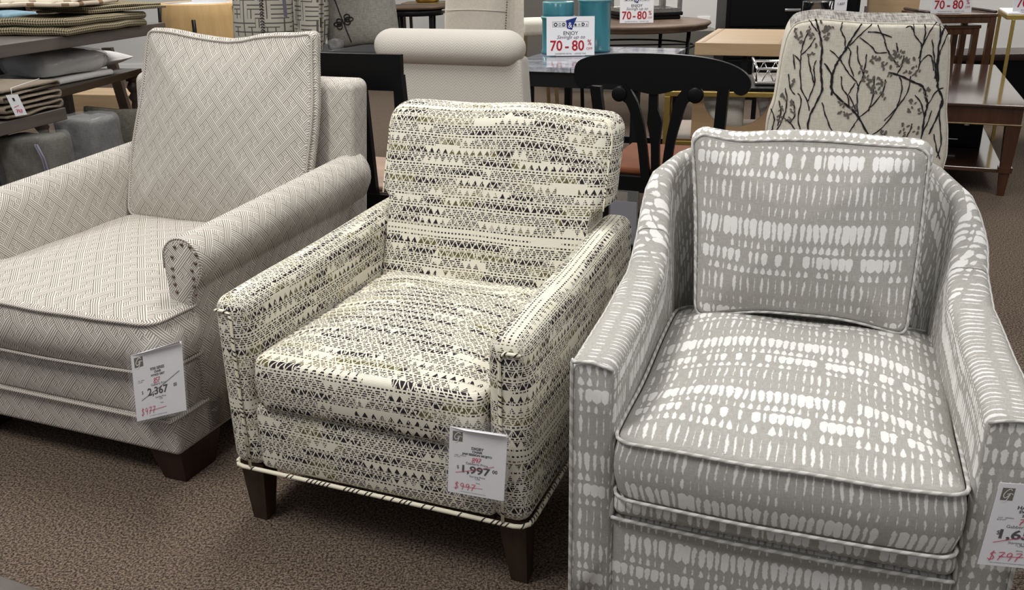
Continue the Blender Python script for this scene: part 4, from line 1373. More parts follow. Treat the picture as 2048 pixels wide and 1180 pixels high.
for (cx, cy) in LV_:
    for k in range(4):
        q = L2([cpx((cx+random.uniform(-24, 24), cy+random.uniform(-22, 22)))], FT, -.02)[0]
        a = random.uniform(-1.2, 1.2)+PI/2; ln = random.uniform(.006, .011); wd_ = ln*.5
        pts = []
        for j in range(10):
            g = 2*PI*j/10
            u_, v_ = math.cos(g)*ln*.7, math.sin(g)*wd_*.7
            pts.append(tfr(q[0]+u_*math.cos(a)-v_*math.sin(a), q[1]+u_*math.sin(a)+v_*math.cos(a)))
        pts = [(p[0], p[1]-.0005, p[2]) for p in pts]
        b.add(pts, [list(range(10))], None, 3, False)
b.build('backrest', [M['treecloth'], M['tweed'], M['bark'], M['leafp']], t)
b = MB(); tube(b, [frt(a*.998, c, .006) for a, c in ol if c > .6], .0025, 5); b.build('welt', M['treecloth'], t)
b = MB(); rbox(b, (oo[0][0]+.06, oo[-3][0]-.04), (.1, .6), (.2, .47), .05, (0, 0, .02), n=4); b.build('seat', M['tweed'], t)
for x in (-.16, .2):
    for y in (.04, .55):
        b = MB(); bar(b, (x, y, .22), (x, y, 0), .04, .04, .028, .028); b.build('leg', M['leg'], t)

# ---------------------------------------------------------------- mahogany low table
FG = Fr(2.745, 4.766, -.385)
t = at(FG, 'coffee_table', 'polished mahogany coffee table with lower shelf at the right', 'table')
b = MB(); rbox(b, (-.78, .0), (0, 1.9), (.485, .5), .004, n=(2, 2, 1), k=2, smooth=False); b.build('tabletop', M['maho'], t)
boxes('apron', [((-.76, -.02), (1.855, 1.88), (.395, .485)), ((-.045, -.02), (.045, 1.855), (.395, .485)), ((-.76, -.735), (.045, 1.855), (.395, .485))], M['mahov'], t); ap = boxes('apron', [((-.76, -.02), (.02, .045), (.395, .485))], M['mahov'], t)
b = MB(); box(b, (-.765, -.015), (.014, .02), (.388, .396)); b.build('brass_edge', M['brass'], ap)
for x in (-.725, -.055):
    for y in (.055, 1.84):
        b = MB(); bar(b, (x, y, .395), (x, y, .14), .075, .075, .05, .05); bar(b, (x, y, .16), (x, y, .13), .068, .068, .064, .064); bar(b, (x, y, .13), (x, y, 0), .05, .05, .034, .034); b.build('leg', M['mahov'], t)
b = MB(); rbox(b, (-.72, -.06), (.05, 1.85), (.125, .148), .003, n=1, k=1, smooth=False); b.build('lower_shelf', M['maho'], t)
P = FG.pl(1972, 300, 2, .149)
t = thing('storage_box', 'glossy black box with polished bar handles on the mahogany table shelf', 'box', tuple(FG.w(P.x-.36, P.y+.05, .149)), -.385)
b = MB(); rbox(b, (-.3, .33), (0, .45), (0, .2), .004, n=1, k=2); b.build('body', M['black'], t)
b = MB(); tube(b, [(-.2, -.03, .15), (.25, -.03, .15)], .008, 8); rbox(b, (.22, .25), (-.04, 0), (.135, .165), .006, n=1, k=2); tube(b, [(-.2, -.02, .05), (.2, -.02, .05)], .004, 8); b.build('handle', M['chrome'], t)

# ---------------------------------------------------------------- nesting tables, gold table, signs at upper right
zt = ypl(1920, 28, 7.2).z
P0, P1 = ypl(1862, 34, 7.2), ypl(1996, 28, 7.2)
for i, (x0, x1, y0, dz, dep, lab) in enumerate(((P0.x-.03, P1.x, 7.2, 0, .55, 'larger chestnut nesting table carrying a sale sign, behind the mahogany table'), (P0.x+.02, P1.x-.08, 7.27, .09, .44, 'smaller chestnut nesting table tucked under the larger one'))):
    t = thing('nesting_table', lab, 'table', ((x0+x1)/2, y0, 0), -.06)
    w_ = (x1-x0)/2; h_ = zt-dz
    b = MB(); rbox(b, (-w_, w_), (0, dep), (h_-.025, h_), .005, n=1, k=2, smooth=False); b.build('tabletop', M['nest'], t)
    boxes('apron', [((-w_+.02, w_-.02), (.015, .035), (h_-.07, h_-.025))], M['nest'], t); boxes('stretcher', [((-w_+.02, w_-.02), (dep-.03, dep-.015), (.1, .13))], M['nest'], t)
    for x in (-w_+.03, w_-.03):
        for y in (.03, dep-.03):
            b = MB(); box(b, (x-.022, x+.022), (y-.022, y+.022), (0, h_-.025)); b.build('leg', M['nest'], t)
    if i == 0:
        for x in (-w_+.02, w_-.02):
            b = MB(); tube(b, [(x, .01, h_+.012), (x, dep-.01, h_+.012)], .011, 8); b.build('side_rail', M['legred'], t)
P = ypl(1904, 18, 7.26)
sale_sign((P.x, 7.27, zt+.001), -.04, .31, '70-80% off sale sign standing on the larger nesting table')
Pg = ypl(2029, 30, 6.3)
t = thing('side_table', 'gold framed side table with pale marble top at the right edge', 'table', (Pg.x, 6.3, 0), -.385)
zg = Pg.z
b = MB(); rbox(b, (-.04, .55), (.0, .6), (zg, zg+.012), .004, n=1, k=2, smooth=False); b.build('marble_top', M['paper2'], t)
b = MB(); box(b, (-.045, .56), (-.01, .004), (zg-.03, zg)); box(b, (-.045, -.03), (0, .6), (zg-.03, zg)); box(b, (-.045, .56), (.59, .605), (zg-.03, zg)); b.build('frame', M['gold'], t)
for (x, y) in ((0, 0), (-.03, .58), (.54, .0), (.54, .58)):
    b = MB(); box(b, (x-.011, x+.011), (y-.011, y+.011), (0, zg-.03)); b.build('leg', M['gold'], t)
P = FG.pl(2062, 25, 1, 1.7)
p = Fr(Pg.x, 6.3, -.385).w(.13, .10, 0)
sale_sign((p.x, p.y, zg+.014), -.1, .29, '70-80% off sale sign cut by the right photo edge, on the gold side table')
P = ypl(2024, 60, 7.9)
t = thing('bench', 'dark low bench behind the gold side table and nesting tables', 'bench', (P.x+.3, 7.9, 0), 0)
b = MB(); rbox(b, (-1.2, .9), (0, .5), (.36, .42), .01, n=1, k=2); b.build('seat', M['legred'], t)
b = MB(); box(b, (-1.15, .85), (.03, .47), (0, .36)); b.build('base', M['black'], t)

# ---------------------------------------------------------------- pillows: one maker
def pillow(name, label, loc, rz, wd, ht, th, mat, lean=.25, cat='pillow', group=None, tilt=0, extra=None, flat=False):
    t = thing(name, label, cat, loc, rz, group)
    ca, sa = math.cos(tilt), math.sin(tilt)
    def fr(a, c, tt):
        # knife edge: thickness fades to the border
        u_, v_ = a/(wd/2), (c-ht/2)/(ht/2)
        k = max(0, (1-abs(u_)**3))*max(0, (1-abs(v_)**3))
        pin = 1-.05*(1-abs(u_)*abs(v_))*(abs(u_)**4+abs(v_)**4)
        n = noise.noise(Vector((a*6+loc[0], c*6, loc[1])))*.01
        x, z_ = a*pin, (c-ht/2)*pin
        x, z_ = x*ca-z_*sa, x*sa+z_*ca
        z_ += ht/2
        yy = tt*th*(k**.6)+n*k
        if flat: return (x, z_, yy+th*.5)
        return (x, yy+z_*lean, z_)
    b = MB()
    ol = rpoly([(-wd/2, 0), (wd/2, 0), (wd/2, ht), (-wd/2, ht)], .02, 2, .03)
    slab(b, ol, -.5, .5, fr, .004, (0, 0), 1, sides=(0, .2, .4, .55, .7, .8, .88, .94, .98), uo=(.013, .02))
    cv = b.build('cover', mat, t)
    return t, cv, fr
# black display table with three pillows
FK = Fr(*[ypl(790, 107, 5.2).x, 5.2], -.2)
zk = ypl(790, 107, 5.2).z
t = at(FK, 'display_table', 'black display table holding key-pattern and grey pillows', 'table')
b = MB(); rbox(b, (-.92, .05), (0, .55), (zk-.04, zk), .004, n=1, k=2, smooth=False); b.build('tabletop', M['black'], t)
for x in (-.86, .0):
    for y in (.05, .5):
        b = MB(); box(b, (x-.03, x+.03), (y-.03, y+.03), (0, zk-.04)); b.build('leg', M['black'], t)
P = ypl(728, 92, 5.35)
t, cv, fr = pillow('pillow', 'plain grey pillow with black frog closures, on the black display table', (P.x-.02, 5.33, zk+.026), -.25, .45, .48, .13, M['greylin'], .16, tilt=.10)
b = MB()
sm = smooth_pts([fr(a, c, -.53) for a, c in ((-.19, .47), (-.155, .38), (-.13, .3), (-.10, .2), (-.07, .1), (-.06, .03))], 4)
tube(b, sm, .0035, 5); b.build('black_seam', M['bark'], cv)
for (ca_, cc_) in ((-.146, .35), (-.082, .15)):
    b = MB()
    for sg in (-1, 1):
        for lp in ((.055, .022, .0), (.036, .026, .018), (.036, .026, -.018)):
            tube(b, [fr(ca_+sg*(.008+lp[0]*(.5+.5*math.cos(g*PI/5))), cc_+lp[2]*.8*(1)+lp[1]*.55*math.sin(g*PI/5)+sg*.01, -.55) for g in range(10)], .003, 4, True)
    b.build('frog_closure', M['bark'], cv)
pl_ = pillow('pillow', 'key-pattern pillow with dark braid stripe, right of the honey wood drum table', (ypl(545, 60, 5.5).x-.06, 5.5, zk+.002), -.25, .40, .46, .15, M['key'], .15)
b = MB()
for i in range(26):
    a_ = .035; c_ = .03+i*.0165
    tube(b, [pl_[2](a_-.012, c_, -.53), pl_[2](a_+.0, c_+.009, -.56), pl_[2](a_+.012, c_, -.53)], .0028, 4)
b.build('braid_trim', M['bark'], pl_[1])
pk = pillow('pillow', 'key-pattern pillow with hanging tag, squeezed left of the grey frog-closure pillow', (ypl(617, 60, 5.3).x, 5.3, zk+.002), -1.0, .34, .45, .15, M['key'], .10)
b = MB(); box(b, (-.045, .01), (-.12, -.118), (.2, .42)); b.build('hang_tag', M['zip'], pk[0])
P = ypl(648, 95, 4.9)
t = thing('wrapped_item', 'crumpled clear plastic wrapping beside the key-pattern pillow', 'packaging', (P.x, 5.29, zk+.001), 0)
b = MB()
def crmp(P_):
    n = noise.noise_vector(P_*28)*.022
    return P_+n
rbox(b, (-.06, .03), (-.03, .03), (.012, .07), .02, n=8, deform=crmp); b.build('plastic', M['bagmilky'], t)

# ---------------------------------------------------------------- honey wood drum table with sign
zd = ypl(400, 4, 6.55).z
xc, xr = ypl(405, 20, 6.55).x, ypl(486, 20, 6.55).x
R_ = xr-xc
t = thing('drum_table', 'honey veneer drum table with black legs behind the left armchair', 'table', (xc, 6.55, 0), 0)
b = MB(); lathe(b, [(R_*1.08, .32), (R_*1.1, .45), (R_*1.03, zd-.1), (R_*.98, zd-.012), (R_*.96, zd), (R_*.93, zd-.006), (.0001, zd-.006)], n=48); b.build('drum', M['drumwood'], t)
b = MB(); lathe(b, [(R_*.93, zd-.005), (.0001, zd-.004)], n=48); b.build('inset_top', M['paper2'], t)
for k in range(6):
    a = -PI/2+.08+k*PI/3
    b = MB(); 
    tube(b, [(R_*(1.02 if q > .8 else 1.12-.06*q)*math.cos(a), R_*(1.02 if q > .8 else 1.12-.06*q)*math.sin(a), (zd-.10)*q if k in (0, 3) else (zd-.02)*q) for q in (0, .35, .6, .8, 1)], .014, 8)
    b.build('leg', M['black'], t)
P = ypl(417, 12, 6.4)
t = thing('sign_card', 'white folded card with a red circular print on the honey drum table', 'sign', (P.x, 6.43, zd), 0)
b = MB(); box(b, (-.12, .12), (.0, .003), (0, .17)); cd_ = b.build('card', M['paper'], t)
b = MB()
for r0 in (.03, .02): tube(b, [(-.05+r0*math.cos(a*PI/8), -.001, .055+r0*math.sin(a*PI/8)) for a in range(16)], .0016, 4, True)
b.build('red_print', M['inkred'], cd_)

# ---------------------------------------------------------------- small tables in the back, left of centre
zr = .80
P = zpl(805, 18, .70)
P = ypl(805, 18, 8.6)
t = thing('round_table', 'small dark round table behind the grey frog-closure pillow', 'table', (P.x+.06, 9.2, 0), 0)
zr = P.z
b = MB(); lathe(b, [(.0001, zr-.03), (.29, zr-.03), (.305, zr-.015), (.3, zr), (.0001, zr)], n=40); b.build('tabletop', M['weath'], t)
b = MB(); lathe(b, [(.27, zr-.09), (.27, zr-.03)], n=32); b.build('apron', M['blackm'], t)
for k in range(4):
    a = PI/4+k*PI/2
    b = MB(); bar(b, (.23*math.cos(a), .23*math.sin(a), zr-.05), (.2*math.cos(a), .2*math.sin(a), 0), .04, .04, .03, .03); b.build('leg', M['blackm'], t)
P = ypl(852, 6, 9.6)
t = thing('console_table', 'pale antique gold console table with a brass bowl, beyond the small dark round table', 'table', (P.x, 9.6, 0), -.1)
b = MB(); box(b, (-.26, .3), (0, .4), (P.z-.1, P.z)); b.build('top', M['brass'], t)
for x in (-.24, .28):
    for y in (.03, .37):
        b = MB(); box(b, (x-.015, x+.015), (y-.015, y+.015), (0, P.z-.1)); b.build('leg', M['legred'], t)
zz = P.z
t = thing('brass_bowl', 'ribbed brass bowl on the pale antique gold console table', 'bowl', (P.x, 9.78, zz), 0)
b = MB(); lathe(b, [(.1, 0), (.12, .01), (.13, .05), (.14, .12), (.13, .12), (.1, .02), (.0001, .015)], n=32); b.build('bowl', M['gold'], t)

# ---------------------------------------------------------------- oak box table, gold console, tray, arched oak unit
z0 = .80
A0, A1 = W0.pl(1390, 85, 2, z0), W0.pl(1568, 88, 2, z0)
FO = Fr(A0.x, A0.y, math.atan2(A1.y-A0.y, A1.x-A0.x))
wO = (A1-A0).length
dep = min(1.2, FO.inv(W0.pl(1420, 57, 2, z0)).y)
t = at(FO, 'waterfall_table', 'light oak box-shaped table with thick top in front of the black dresser', 'table')
b = MB(); rbox(b, (0, wO+.02), (0, dep), (z0-.07, z0), .003, n=1, k=1, smooth=False); b.build('thick_top', M['oak'], t)
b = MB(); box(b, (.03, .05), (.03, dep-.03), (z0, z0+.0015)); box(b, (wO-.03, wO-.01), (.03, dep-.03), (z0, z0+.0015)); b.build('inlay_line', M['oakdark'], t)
for x in (.28, wO-.04):
    for y in (.06, dep-.06):
        b = MB(); box(b, (x-.015, x+.015), (y-.015, y+.015), (0, z0-.07)); b.build('post', M['blackm'], t)
zc = .70
C0, C1 = W0.pl(1330, 182, 2, zc), W0.pl(1600, 190, 2, zc)
FN = Fr(C0.x, C0.y, -.2)
t = at(FN, 'console_table', 'gold framed console table with dark glass top and lattice side', 'table')
b = MB(); box(b, (.02, .88), (.02, .50), (zc+.001, zc+.014)); b.build('dark_glass_top', M['black'], t)
b = MB(); box(b, (-.0, .9), (-.012, .012), (zc-.022, zc)); box(b, (0, .9), (.50, .52), (zc-.022, zc)); box(b, (0, .02), (0, .5), (zc-.022, zc)); box(b, (.88, .9), (0, .5), (zc-.022, zc))
b.build('top_frame', M['gold'], t)
zl = FN.pl(1400, 286, 1, 0).z
b = MB(); box(b, (-.0, .9), (-.012, .012), (zl-.01, zl+.01)); box(b, (0, .9), (.5, .52), (zl-.01, zl+.01)); box(b, (0, .02), (0, .5), (zl-.01, zl+.01)); box(b, (.88, .9), (0, .5), (zl-.01, zl+.01)); b.build('bottom_frame', M['gold'], t)
b = MB(); box(b, (.0, .9), (.0, .5), (zl+.01, zl+.018)); b.build('patterned_shelf', M['nail'], t)
for (x, y) in ((.012, 0), (.888, 0), (.012, .51), (.888, .51)):
    b = MB(); box(b, (x-.013, x+.013), (y-.013, y+.013), (0, zc-.022)); b.build('leg', M['gold'], t)
b = MB()
random.seed(5)
for i in range(9):
    y_ = .03+i*.055
    tube(b, [(.012, y_, zl), (.012, y_+.03, zl+.1), (.012, y_-.01, zl+.2), (.012, y_+.03, zc-.03)], .006, 5)
b.build('lattice_side', M['brass'], t)
P = FN.pl(1535, 128, 2, zc+.03)
t = thing('serving_tray', 'silver openwork tray with loop handle on the gold console table', 'tray', tuple(FN.w(.62, .26, zc+.0145)), -.2)
b = MB(); rbox(b, (-.22, .22), (-.16, .16), (0, .02), .008, n=1, k=2); b.build('base', M['silver'], t)
b = MB()
for y in (-.155, .155):
    tube(b, [(-.215, y, .02), (-.215, y, .075), (.215, y, .075), (.215, y, .02)], .006, 6)
    for i in range(8): tube(b, [(-.19+i*.055, y, .02), (-.165+i*.055, y, .072), (-.14+i*.055, y, .02)], .003, 4)
for x in (-.215, .215): tube(b, [(x, -.155, .075), (x*1.05, -.05, .10), (x*1.05, .05, .10), (x, .155, .075)], .006, 6)
b.build('gallery_rail', M['chrome'], t)
t = thing('wire_basket', 'small black wire basket inside the silver tray', 'basket', tuple(FN.w(.74, .24, zc+.036)), -.2)
b = MB()
for k in range(6):
    a = k*PI/6
    tube(b, [(.07*math.cos(a)*math.sin(q*PI/8), .07*math.sin(a)*math.sin(q*PI/8), .005+.05-.05*math.cos(q*PI/8)) if True else 0 for q in range(9)], .003, 4)
    tube(b, [(-.07*math.cos(a)*math.sin(q*PI/8), -.07*math.sin(a)*math.sin(q*PI/8), .005+.05-.05*math.cos(q*PI/8)) for q in range(9)], .003, 4)
b.build('wires', M['blackm'], t)
# arched oak unit with two pillows on the console's lower shelf
zq = zl+.019
U0 = FN.pl(1382, 258, 1, .05); U1 = FN.pl(1548, 262, 1, .05)
t = thing('arched_shelf', 'oak unit with a round cut-out holding pale pillows, under the gold console', 'shelf unit', tuple(FN.w(U0.x, .05, zq)), -.2)
hu = zc-.03-zq; wu = .78-U0.x
def arc_outline():
    cx, r = wu*.30, hu*.80
    pts = [(0, 0), (wu, 0), (wu, hu), (cx+r, hu)]
    for k in range(0, 17):
        a = -k*PI/16
        pts.append((cx+r*math.cos(a), hu+r*math.sin(a)*.93))
    return pts
b = MB(); 
pts = [p for p in arc_outline() if p[0] >= -.001]
pts = pts + [(0, pts[-1][1])]
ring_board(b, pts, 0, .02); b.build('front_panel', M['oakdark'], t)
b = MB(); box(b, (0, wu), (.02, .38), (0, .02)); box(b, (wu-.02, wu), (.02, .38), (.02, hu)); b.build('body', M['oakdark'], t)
pillow('pillow', 'pale pillow at left inside the arched oak unit', tuple(FN.w(U0.x+.13, .14, zq+.022)), -.3, .22, .17, .09, M['creampl'], .15)
pillow('pillow', 'pale pillow at right inside the arched oak unit, tilted', tuple(FN.w(U0.x+.39, .15, zq+.045)), -.2, .18, .17, .09, M['whitecl'], .15, tilt=.25)

# ---------------------------------------------------------------- left display: tables, blankets, bedding
def table_block(name, label, A, B_, near, far, width, z0, z1, mat, legmat=None, turned=False, inset=.06, legw=.07):
    """table whose right-hand long edge runs from A to B_ (extended by near and far), reaching width to the left"""
    ph = math.atan2(B_.y-A.y, B_.x-A.x)-PI/2
    d = (B_-A).normalized(); L = (B_-A).length
    o = A-d*near
    fr = Fr(o.x, o.y, ph)
    t = at(fr, name, label, 'table')
    LL_ = L+near+far
    b = MB(); rbox(b, (-width, 0), (0, LL_), (z0, z1), .004, n=(2, 2, 1), k=2, smooth=False); b.build('tabletop', mat, t)
    for x in (-width+.06, -inset):
        for y in (.06, LL_-.06):
            b = MB()
            if turned: lathe(b, [(.022, 0), (.03, .1), (.026, z0*.55), (.03, z0-.2), (.022, z0-.17), (.04, z0-.14), (.022, z0-.11), (.03, z0-.1), (.042, z0-.075), (.03, z0-.045), (.022, z0-.035), (.04, z0-.03), (.04, z0)], (x, y, 0), 18)
            else: bar(b, (x, y, z0), (x, y, 0), legw, legw, legw*.7, legw*.7)
            b.build('leg', legmat or mat, t)
    return t, fr
q0, q1 = zpl(0, 90, .9), zpl(322, 46, .9)
TB, FQ = table_block('console_table', 'charcoal brown table carrying the folded checked blankets', q0, q1, .6, .05, .95, .835, .90, M['dtable'], inset=.8)
# folded blankets: layered folds
def folded(name, label, c, rz, wx, wy, layers, th, mat, group=None, cat='blanket', bow=.0, jit=.012):
    t = thing(name, label, cat, c, rz, group)
    b = MB()
    for k in range(layers):
        z_ = k*th
        dx = random.uniform(-jit, jit)*1.5; dy = random.uniform(-jit, jit)
        def df(P, k=k):
            n = noise.noise(Vector((P.x*5+k*3, P.y*5, k*1.7)))*.012
            P.z += n+bow*(P.x*P.x)
            P.z = max(P.z, .001+k*.002)
            P.x += noise.noise(Vector((P.y*9, k*2.2, 3)))*.012
            return P
        rbox(b, (-wx/2+dx, wx/2+dx), (-wy/2+dy, wy/2+dy), (z_, z_+th*.98), th*.48, n=(8, 6, 1), k=4, deform=df)
        # the inner folds at the near end
    b.build('folded_cloth', mat, t)
    return t
random.seed(3)
def corner_fold(name, label, pc, pr, pl_, z_, layers, th, mat, cat='blanket', cx=1, cy=1):
    """folded cloth lying flat: near corner and the ends of its two visible sides, read at height z_"""
    c0, c1, c2 = zpl(*pc, z_), zpl(*pr, z_), zpl(*pl_, z_)
    rz = math.atan2(c1.y-c0.y, c1.x-c0.x)
    wx = (c1-c0).length*cx
    wy = abs((c2-c0).dot(Vector((-math.sin(rz), math.cos(rz), 0))))*cy
    cen = c0+Vector((math.cos(rz), math.sin(rz), 0))*wx/2+Vector((-math.sin(rz), math.cos(rz), 0))*wy/2
    return folded(name, label, (cen.x, cen.y, z_), rz, wx, wy, layers, th, mat, cat=cat), cen, rz, wx, wy
bl, cen, rz_, wx_, wy_ = corner_fold('blanket', 'brown and tan checked blanket folded thick, bottom of the pile on the charcoal table', (140, 72), (300, 50), (30, 50), .902, 2, .045, M['check'], cy=.55)
folded('blanket', 'thinner checked blanket lying on the thick one, corner pointing right', (cen.x+.10, cen.y+.22, 1.000), rz_-.2, wx_*.8, wy_*.8, 2, .020, M['check'])
folded('blanket', 'cream plaid blanket on top of the checked blankets', (cen.x-.03, cen.y-.04, 1.048), rz_+.1, wx_*.62, wy_*.9, 2, .026, M['plaid'])
P = zpl(-6, 50, .902)
folded('folded_sheet', 'light blue folded cloth at the left end of the charcoal table', (P.x-.05, P.y+.16, .903), rz_, .34, .3, 2, .035, M['blue'], cat='cloth')
# lower shelf table with turned legs
q2 = zpl(125, 178, .6); q3 = zpl(262, 142, .6)
table_block('side_table', 'dark walnut table with turned legs holding wrapped bedding', q2, q3, .25, .15, .8, .555, .60, M['dtabledk'], turned=True, inset=.05)
def bagged(name, label, loc, rz, wx, wy, hz, mat, bagmat=None, n=7, amp=.02, cat='bedding', r=.05, flat=True):
    t = thing(name, label, cat, loc, rz)
    def df(P):
        q = noise.noise_vector(P*6+Vector(loc))*amp + noise.noise_vector(P*17+Vector(loc))*amp*.35
        cr = abs(noise.noise(Vector((P.x*9+P.z*5, P.z*7-P.x*4, loc[0]))))
        k = max(0, 1-cr*7)*.012
        if not flat: q += Vector((0, k, 0)) if P.y < 0 else Vector((0, 0, 0))
        s = P+q; s.z = max(s.z, .002)
        return s
    b = MB(); rbox(b, (-wx/2, wx/2), (-wy/2, wy/2), (.004, hz), r, (.004, .004, .03 if flat else 0), df, n=n if flat else (16, 5, 22), k=3); c_ = b.build('contents', mat, t)
    if bagmat:
        def df2(P):
            q = noise.noise_vector(P*6+Vector(loc))*amp + noise.noise_vector(P*24+Vector(loc))*amp*.4
            s = P+q; s.z = max(s.z, .001)
            return s
        b = MB(); rbox(b, (-wx/2-.012, wx/2+.012), (-wy/2-.012, wy/2+.012), (.003, hz+.012), r, (.004, .004, .03 if flat else 0), df2, n=(14, 8, 16), k=3); b.build('plastic_bag', bagmat, t)
    return t
P = zpl(185, 140, .602)
bagged('wrapped_duvet', 'white duvet in a shiny clear bag on the walnut table', (-2.78, 5.66, .65), 1.2, .50, .36, .11, M['whitecl'], M['bagshiny'])
folded('folded_sheet', 'flat packet of white sheets under the bagged duvet', (-2.80, 5.66, .602), 1.35, .66, .40, 1, .04, M['whitecl'], cat='sheets')
t, cv, fr = pillow('pillow', 'white pillow with embroidered corner, lying right of the bagged duvet', (-2.66, 6.22, .603), 1.35, .50, .42, .11, M['whitecl'], flat=True)
b = MB()
for i in range(9):
    a0_ = -.26+i*.03
    tube(b, [fr(a0_, .05, .56), fr(a0_+.012, .08, .58), fr(a0_+.024, .05, .56), fr(a0_+.012, .02, .55), fr(a0_, .05, .56)], .003, 4)
b.build('embroidery', M['brownb'], cv)
# near shelf with brown blankets and its tag
q4 = zpl(0, 246, .6); q5 = zpl(126, 216, .6)
table_block('display_shelf', 'dark shelf table at the left edge with rumpled brown blankets', q4, q5, .4, .02, .9, .54, .60, M['dtable'], inset=.75)
t = thing('blanket', 'rumpled brown blanket folded in loops on the dark shelf table', 'blanket', (q5.x-.30, (q4.y+q5.y)/2+.07, .602), 1.40)
random.seed(9)
b = MB()
def serp(k):
    # serpentine cross-section of a folded blanket, extruded along its width
    pts = []
    L = .40; n = 6; th = .024
    for i in range(n):
        z_ = .012+i*th
        xs = (-L/2, L/2) if i % 2 == 0 else (L/2, -L/2)
        for j in range(9):
            f = j/8
            x = xs[0]+(xs[1]-xs[0])*f
            pts.append((x+noise.noise(Vector((i*2.1, k*.3, 1)))*.02, z_+noise.noise(Vector((x*7, i*1.9, k*.25)))*.011))
        if i < n-1:
            sx = xs[1]
            for a in (1, 2, 3): pts.append((sx+math.copysign(th/2*math.sin(a*PI/4), sx), z_+th/2*(1-math.cos(a*PI/4))))
    return pts
NK = 9
secs = []
for k in range(NK):
    y = -.26+k*.065
    pts = smooth_pts(serp(k), 2)
    off = []
    for i, p in enumerate(pts):
        d = (pts[min(i+1, len(pts)-1)]-pts[max(i-1, 0)]).normalized(); nn = Vector((-d.y, d.x))*.0055
        off.append((p, nn))
    ring = [p+nn for p, nn in off]+[p-nn for p, nn in reversed(off)]
    secs.append([Vector((q.x, y, max(q.y, .001))) for q in ring])
uvs = [[(.1*j, k*.06) for j in range(len(secs[0])+1)] for k in range(NK)]
loft(b, secs, uvs); b.build('folded_cloth', M['brownb'], t)
P = ypl(20, 190, q4.y-.1)
t = thing('price_tag', 'small white tag with red pen marks tied to the rumpled brown blanket', 'price tag', (ypl(2, 195, 4.02).x, 4.02, ypl(42, 232, 4.02).z), -.1)
wt = ypl(40, 232, 4.02).x-ypl(14, 232, 4.02).x; htg = ypl(10, 190, 4.02).z-ypl(10, 234, 4.02).z
def TT(x, z_): return (x-.28*z_+.05, 0, z_)
b = MB(); b.add([TT(0, 0), TT(wt, .008), TT(wt, htg), TT(0, htg-.004)], [[0, 1, 2, 3]], None, 0, False)
v2 = [(x, .0012, z_) for x, y, z_ in b.v[:4]]; b.add(v2, [[3, 2, 1, 0]], None, 0, False)
pp = b.build('paper', M['paper'], t)
b = MB(); tube(b, [(-.28*htg+.05+wt*.5, .001, htg*.96), (-.28*htg+.04+wt*.5, .02, htg*1.25), (-.28*htg+.0+wt*.5, .30, htg*1.3)], .0012, 4); b.build('string', M['paper'], t)
b = MB(); pen(b, '797', wt*.22, htg*.15, htg*.16, .0025, -.0015); ribbon(b, [(wt*.2, htg*.4), (wt*.7, htg*.5)], .002, -.0015)
b.v = [(x-.28*z_+.05, y, z_) for x, y, z_ in b.v]; b.build('handwriting', M['penred'], pp)
b = MB(); rbox(b, (wt*.42, wt*.58), (-.002, -.0012), (htg*.7, htg*.84), 0, n=1, k=1, smooth=False)
b.v = [(x-.28*z_+.05, y, z_) for x, y, z_ in b.v]; b.build('logo_square', M['ink'], pp)
# bagged bedding standing on the floor under the shelves
P = ypl(70, 300, 4.0)
def stand(label, pxl, pxr, pyt, y, mat, bagmat, rz=-.2, th=.22, cat='bedding', name='bagged_duvet', top=.05):
    a = ypl(pxl, pyt+40, y); c = ypl(pxr, pyt+40, y); zt_ = ypl((pxl+pxr)/2, pyt, y).z
    zt_ = min(zt_, .505)
    return bagged(name, label, ((a.x+c.x)/2, y+th/2, 0), rz, (c.x-a.x), th, zt_, mat, bagmat, n=8, amp=.016, cat=cat, r=.03, flat=False)
t = stand('olive grey duvet in a zipped clear bag, standing under the dark shelf table', -14, 92, 235, 4.25, M['sage'], M['bag'], -.12)
b = MB()
zt_ = .45
for g in range(2):
    tube(b, [(.135+.012*g, -.13, .02), (.135+.012*g, -.135, .3), (.12+.012*g, -.13, .42), (.09+.01*g, -.12, .485)], .006, 5)
b.build('zip', M['zip'], t)
stand('green-grey duvet in a clear bag at the left photo edge, under the dark shelf table', -150, -28, 240, 4.3, M['sage2'], M['bag'], -.12)
t = stand('slate grey cloth bag of bedding behind the zipped duvet', 108, 204, 218, 4.78, M['sage2'], M['bagmilky'], -.35, .22)
b = MB(); box(b, (-.13, -.06), (-.15, -.148), (.02, .36)); b.build('paper_insert', M['zip'], t)
pillow('pillow', 'olive grey pillow standing behind the slate grey bag', (ypl(232, 300, 5.4).x, 5.42, ypl(232, 330, 5.4).z-.16), -.3, .48, .50, .18, M['sage'], .1)
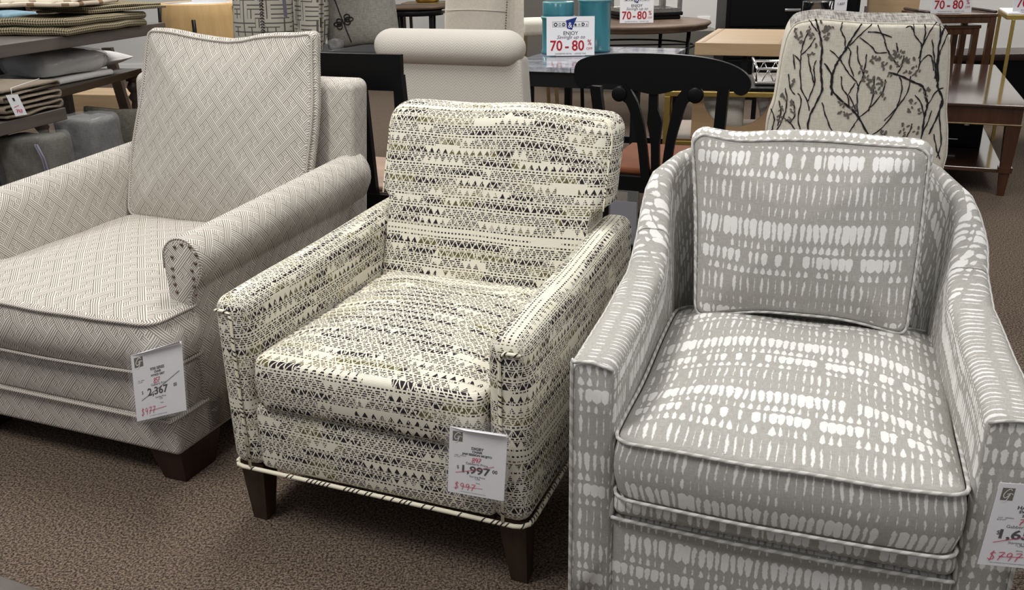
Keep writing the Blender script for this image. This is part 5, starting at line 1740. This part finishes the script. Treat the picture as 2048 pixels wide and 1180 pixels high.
# dark plinth behind the pillow so that it stands on something
P = ypl(232, 330, 5.4)
t = thing('storage_bench', 'low dark bench under the olive grey pillow', 'bench', (P.x, 5.4, 0), -.3)
b = MB(); box(b, (-.3, .3), (-.1, .35), (0, max(.05, P.z-.19))); b.build('block', M['dtabledk'], t)
# pale block and posts behind the walnut table
P = ypl(190, 205, 7.6)
t = thing('storage_box', 'pale cardboard box on the floor beyond the walnut table', 'box', (P.x+.05, 7.6, 0), -.2)
b = MB(); box(b, (-.45, .55), (0, .4), (0, max(.1, ypl(190, 190, 7.6).z))); b.build('box', M['oak'], t)
P = ypl(239, 200, 6.9)
t = thing('wooden_post', 'slanting brown wooden post beyond the walnut table', 'post', (P.x, 6.9, 0), 0)
a_, c_ = ypl(232, 150, 6.9), ypl(250, 228, 6.9)
b = MB(); bar(b, (a_.x-P.x-.03, 0, a_.z+.2), (c_.x-P.x+.05, -.02, 0), .07, .05, .07, .05); b.build('post', M['dtabledk'], t)
# dark armchair far left
P = ypl(18, 20, 8.5)
t = thing('dark_cabinet', 'black cabinet in the far upper left corner', 'cabinet', (P.x-.3, 8.6, 0), 0)
b = MB(); box(b, (-.9, .38), (0, .5), (0, 1.3)); b.build('carcass', M['black'], t)
b = MB(); box(b, (.40, .46), (.0, .5), (0, 1.3)); b.build('red_side_panel', M['nest'], t)

# ---------------------------------------------------------------- corner of a low table by the photographer's feet
FZ = Fr(-.727, 1.129, -.42)
t = at(FZ, 'low_table', 'corner of a dark-edged low table with pale top, bottom left', 'table')
b = MB(); rbox(b, (-.7, .05), (-.5, -.03), (.383, .398), .003, n=1, k=1, smooth=False); b.build('pale_top', M['paper2'], t)
b = MB(); box(b, (-.7, .06), (-.03, .0), (.36, .40)); box(b, (.045, .06), (-.5, -.03), (.36, .40)); b.build('edge', M['leg'], t)
for x in (-.65, .02):
    for y in (-.46, -.04):
        b = MB(); bar(b, (x, y, .38), (x, y, 0), .04, .04, .03, .03); b.build('leg', M['leg'], t)
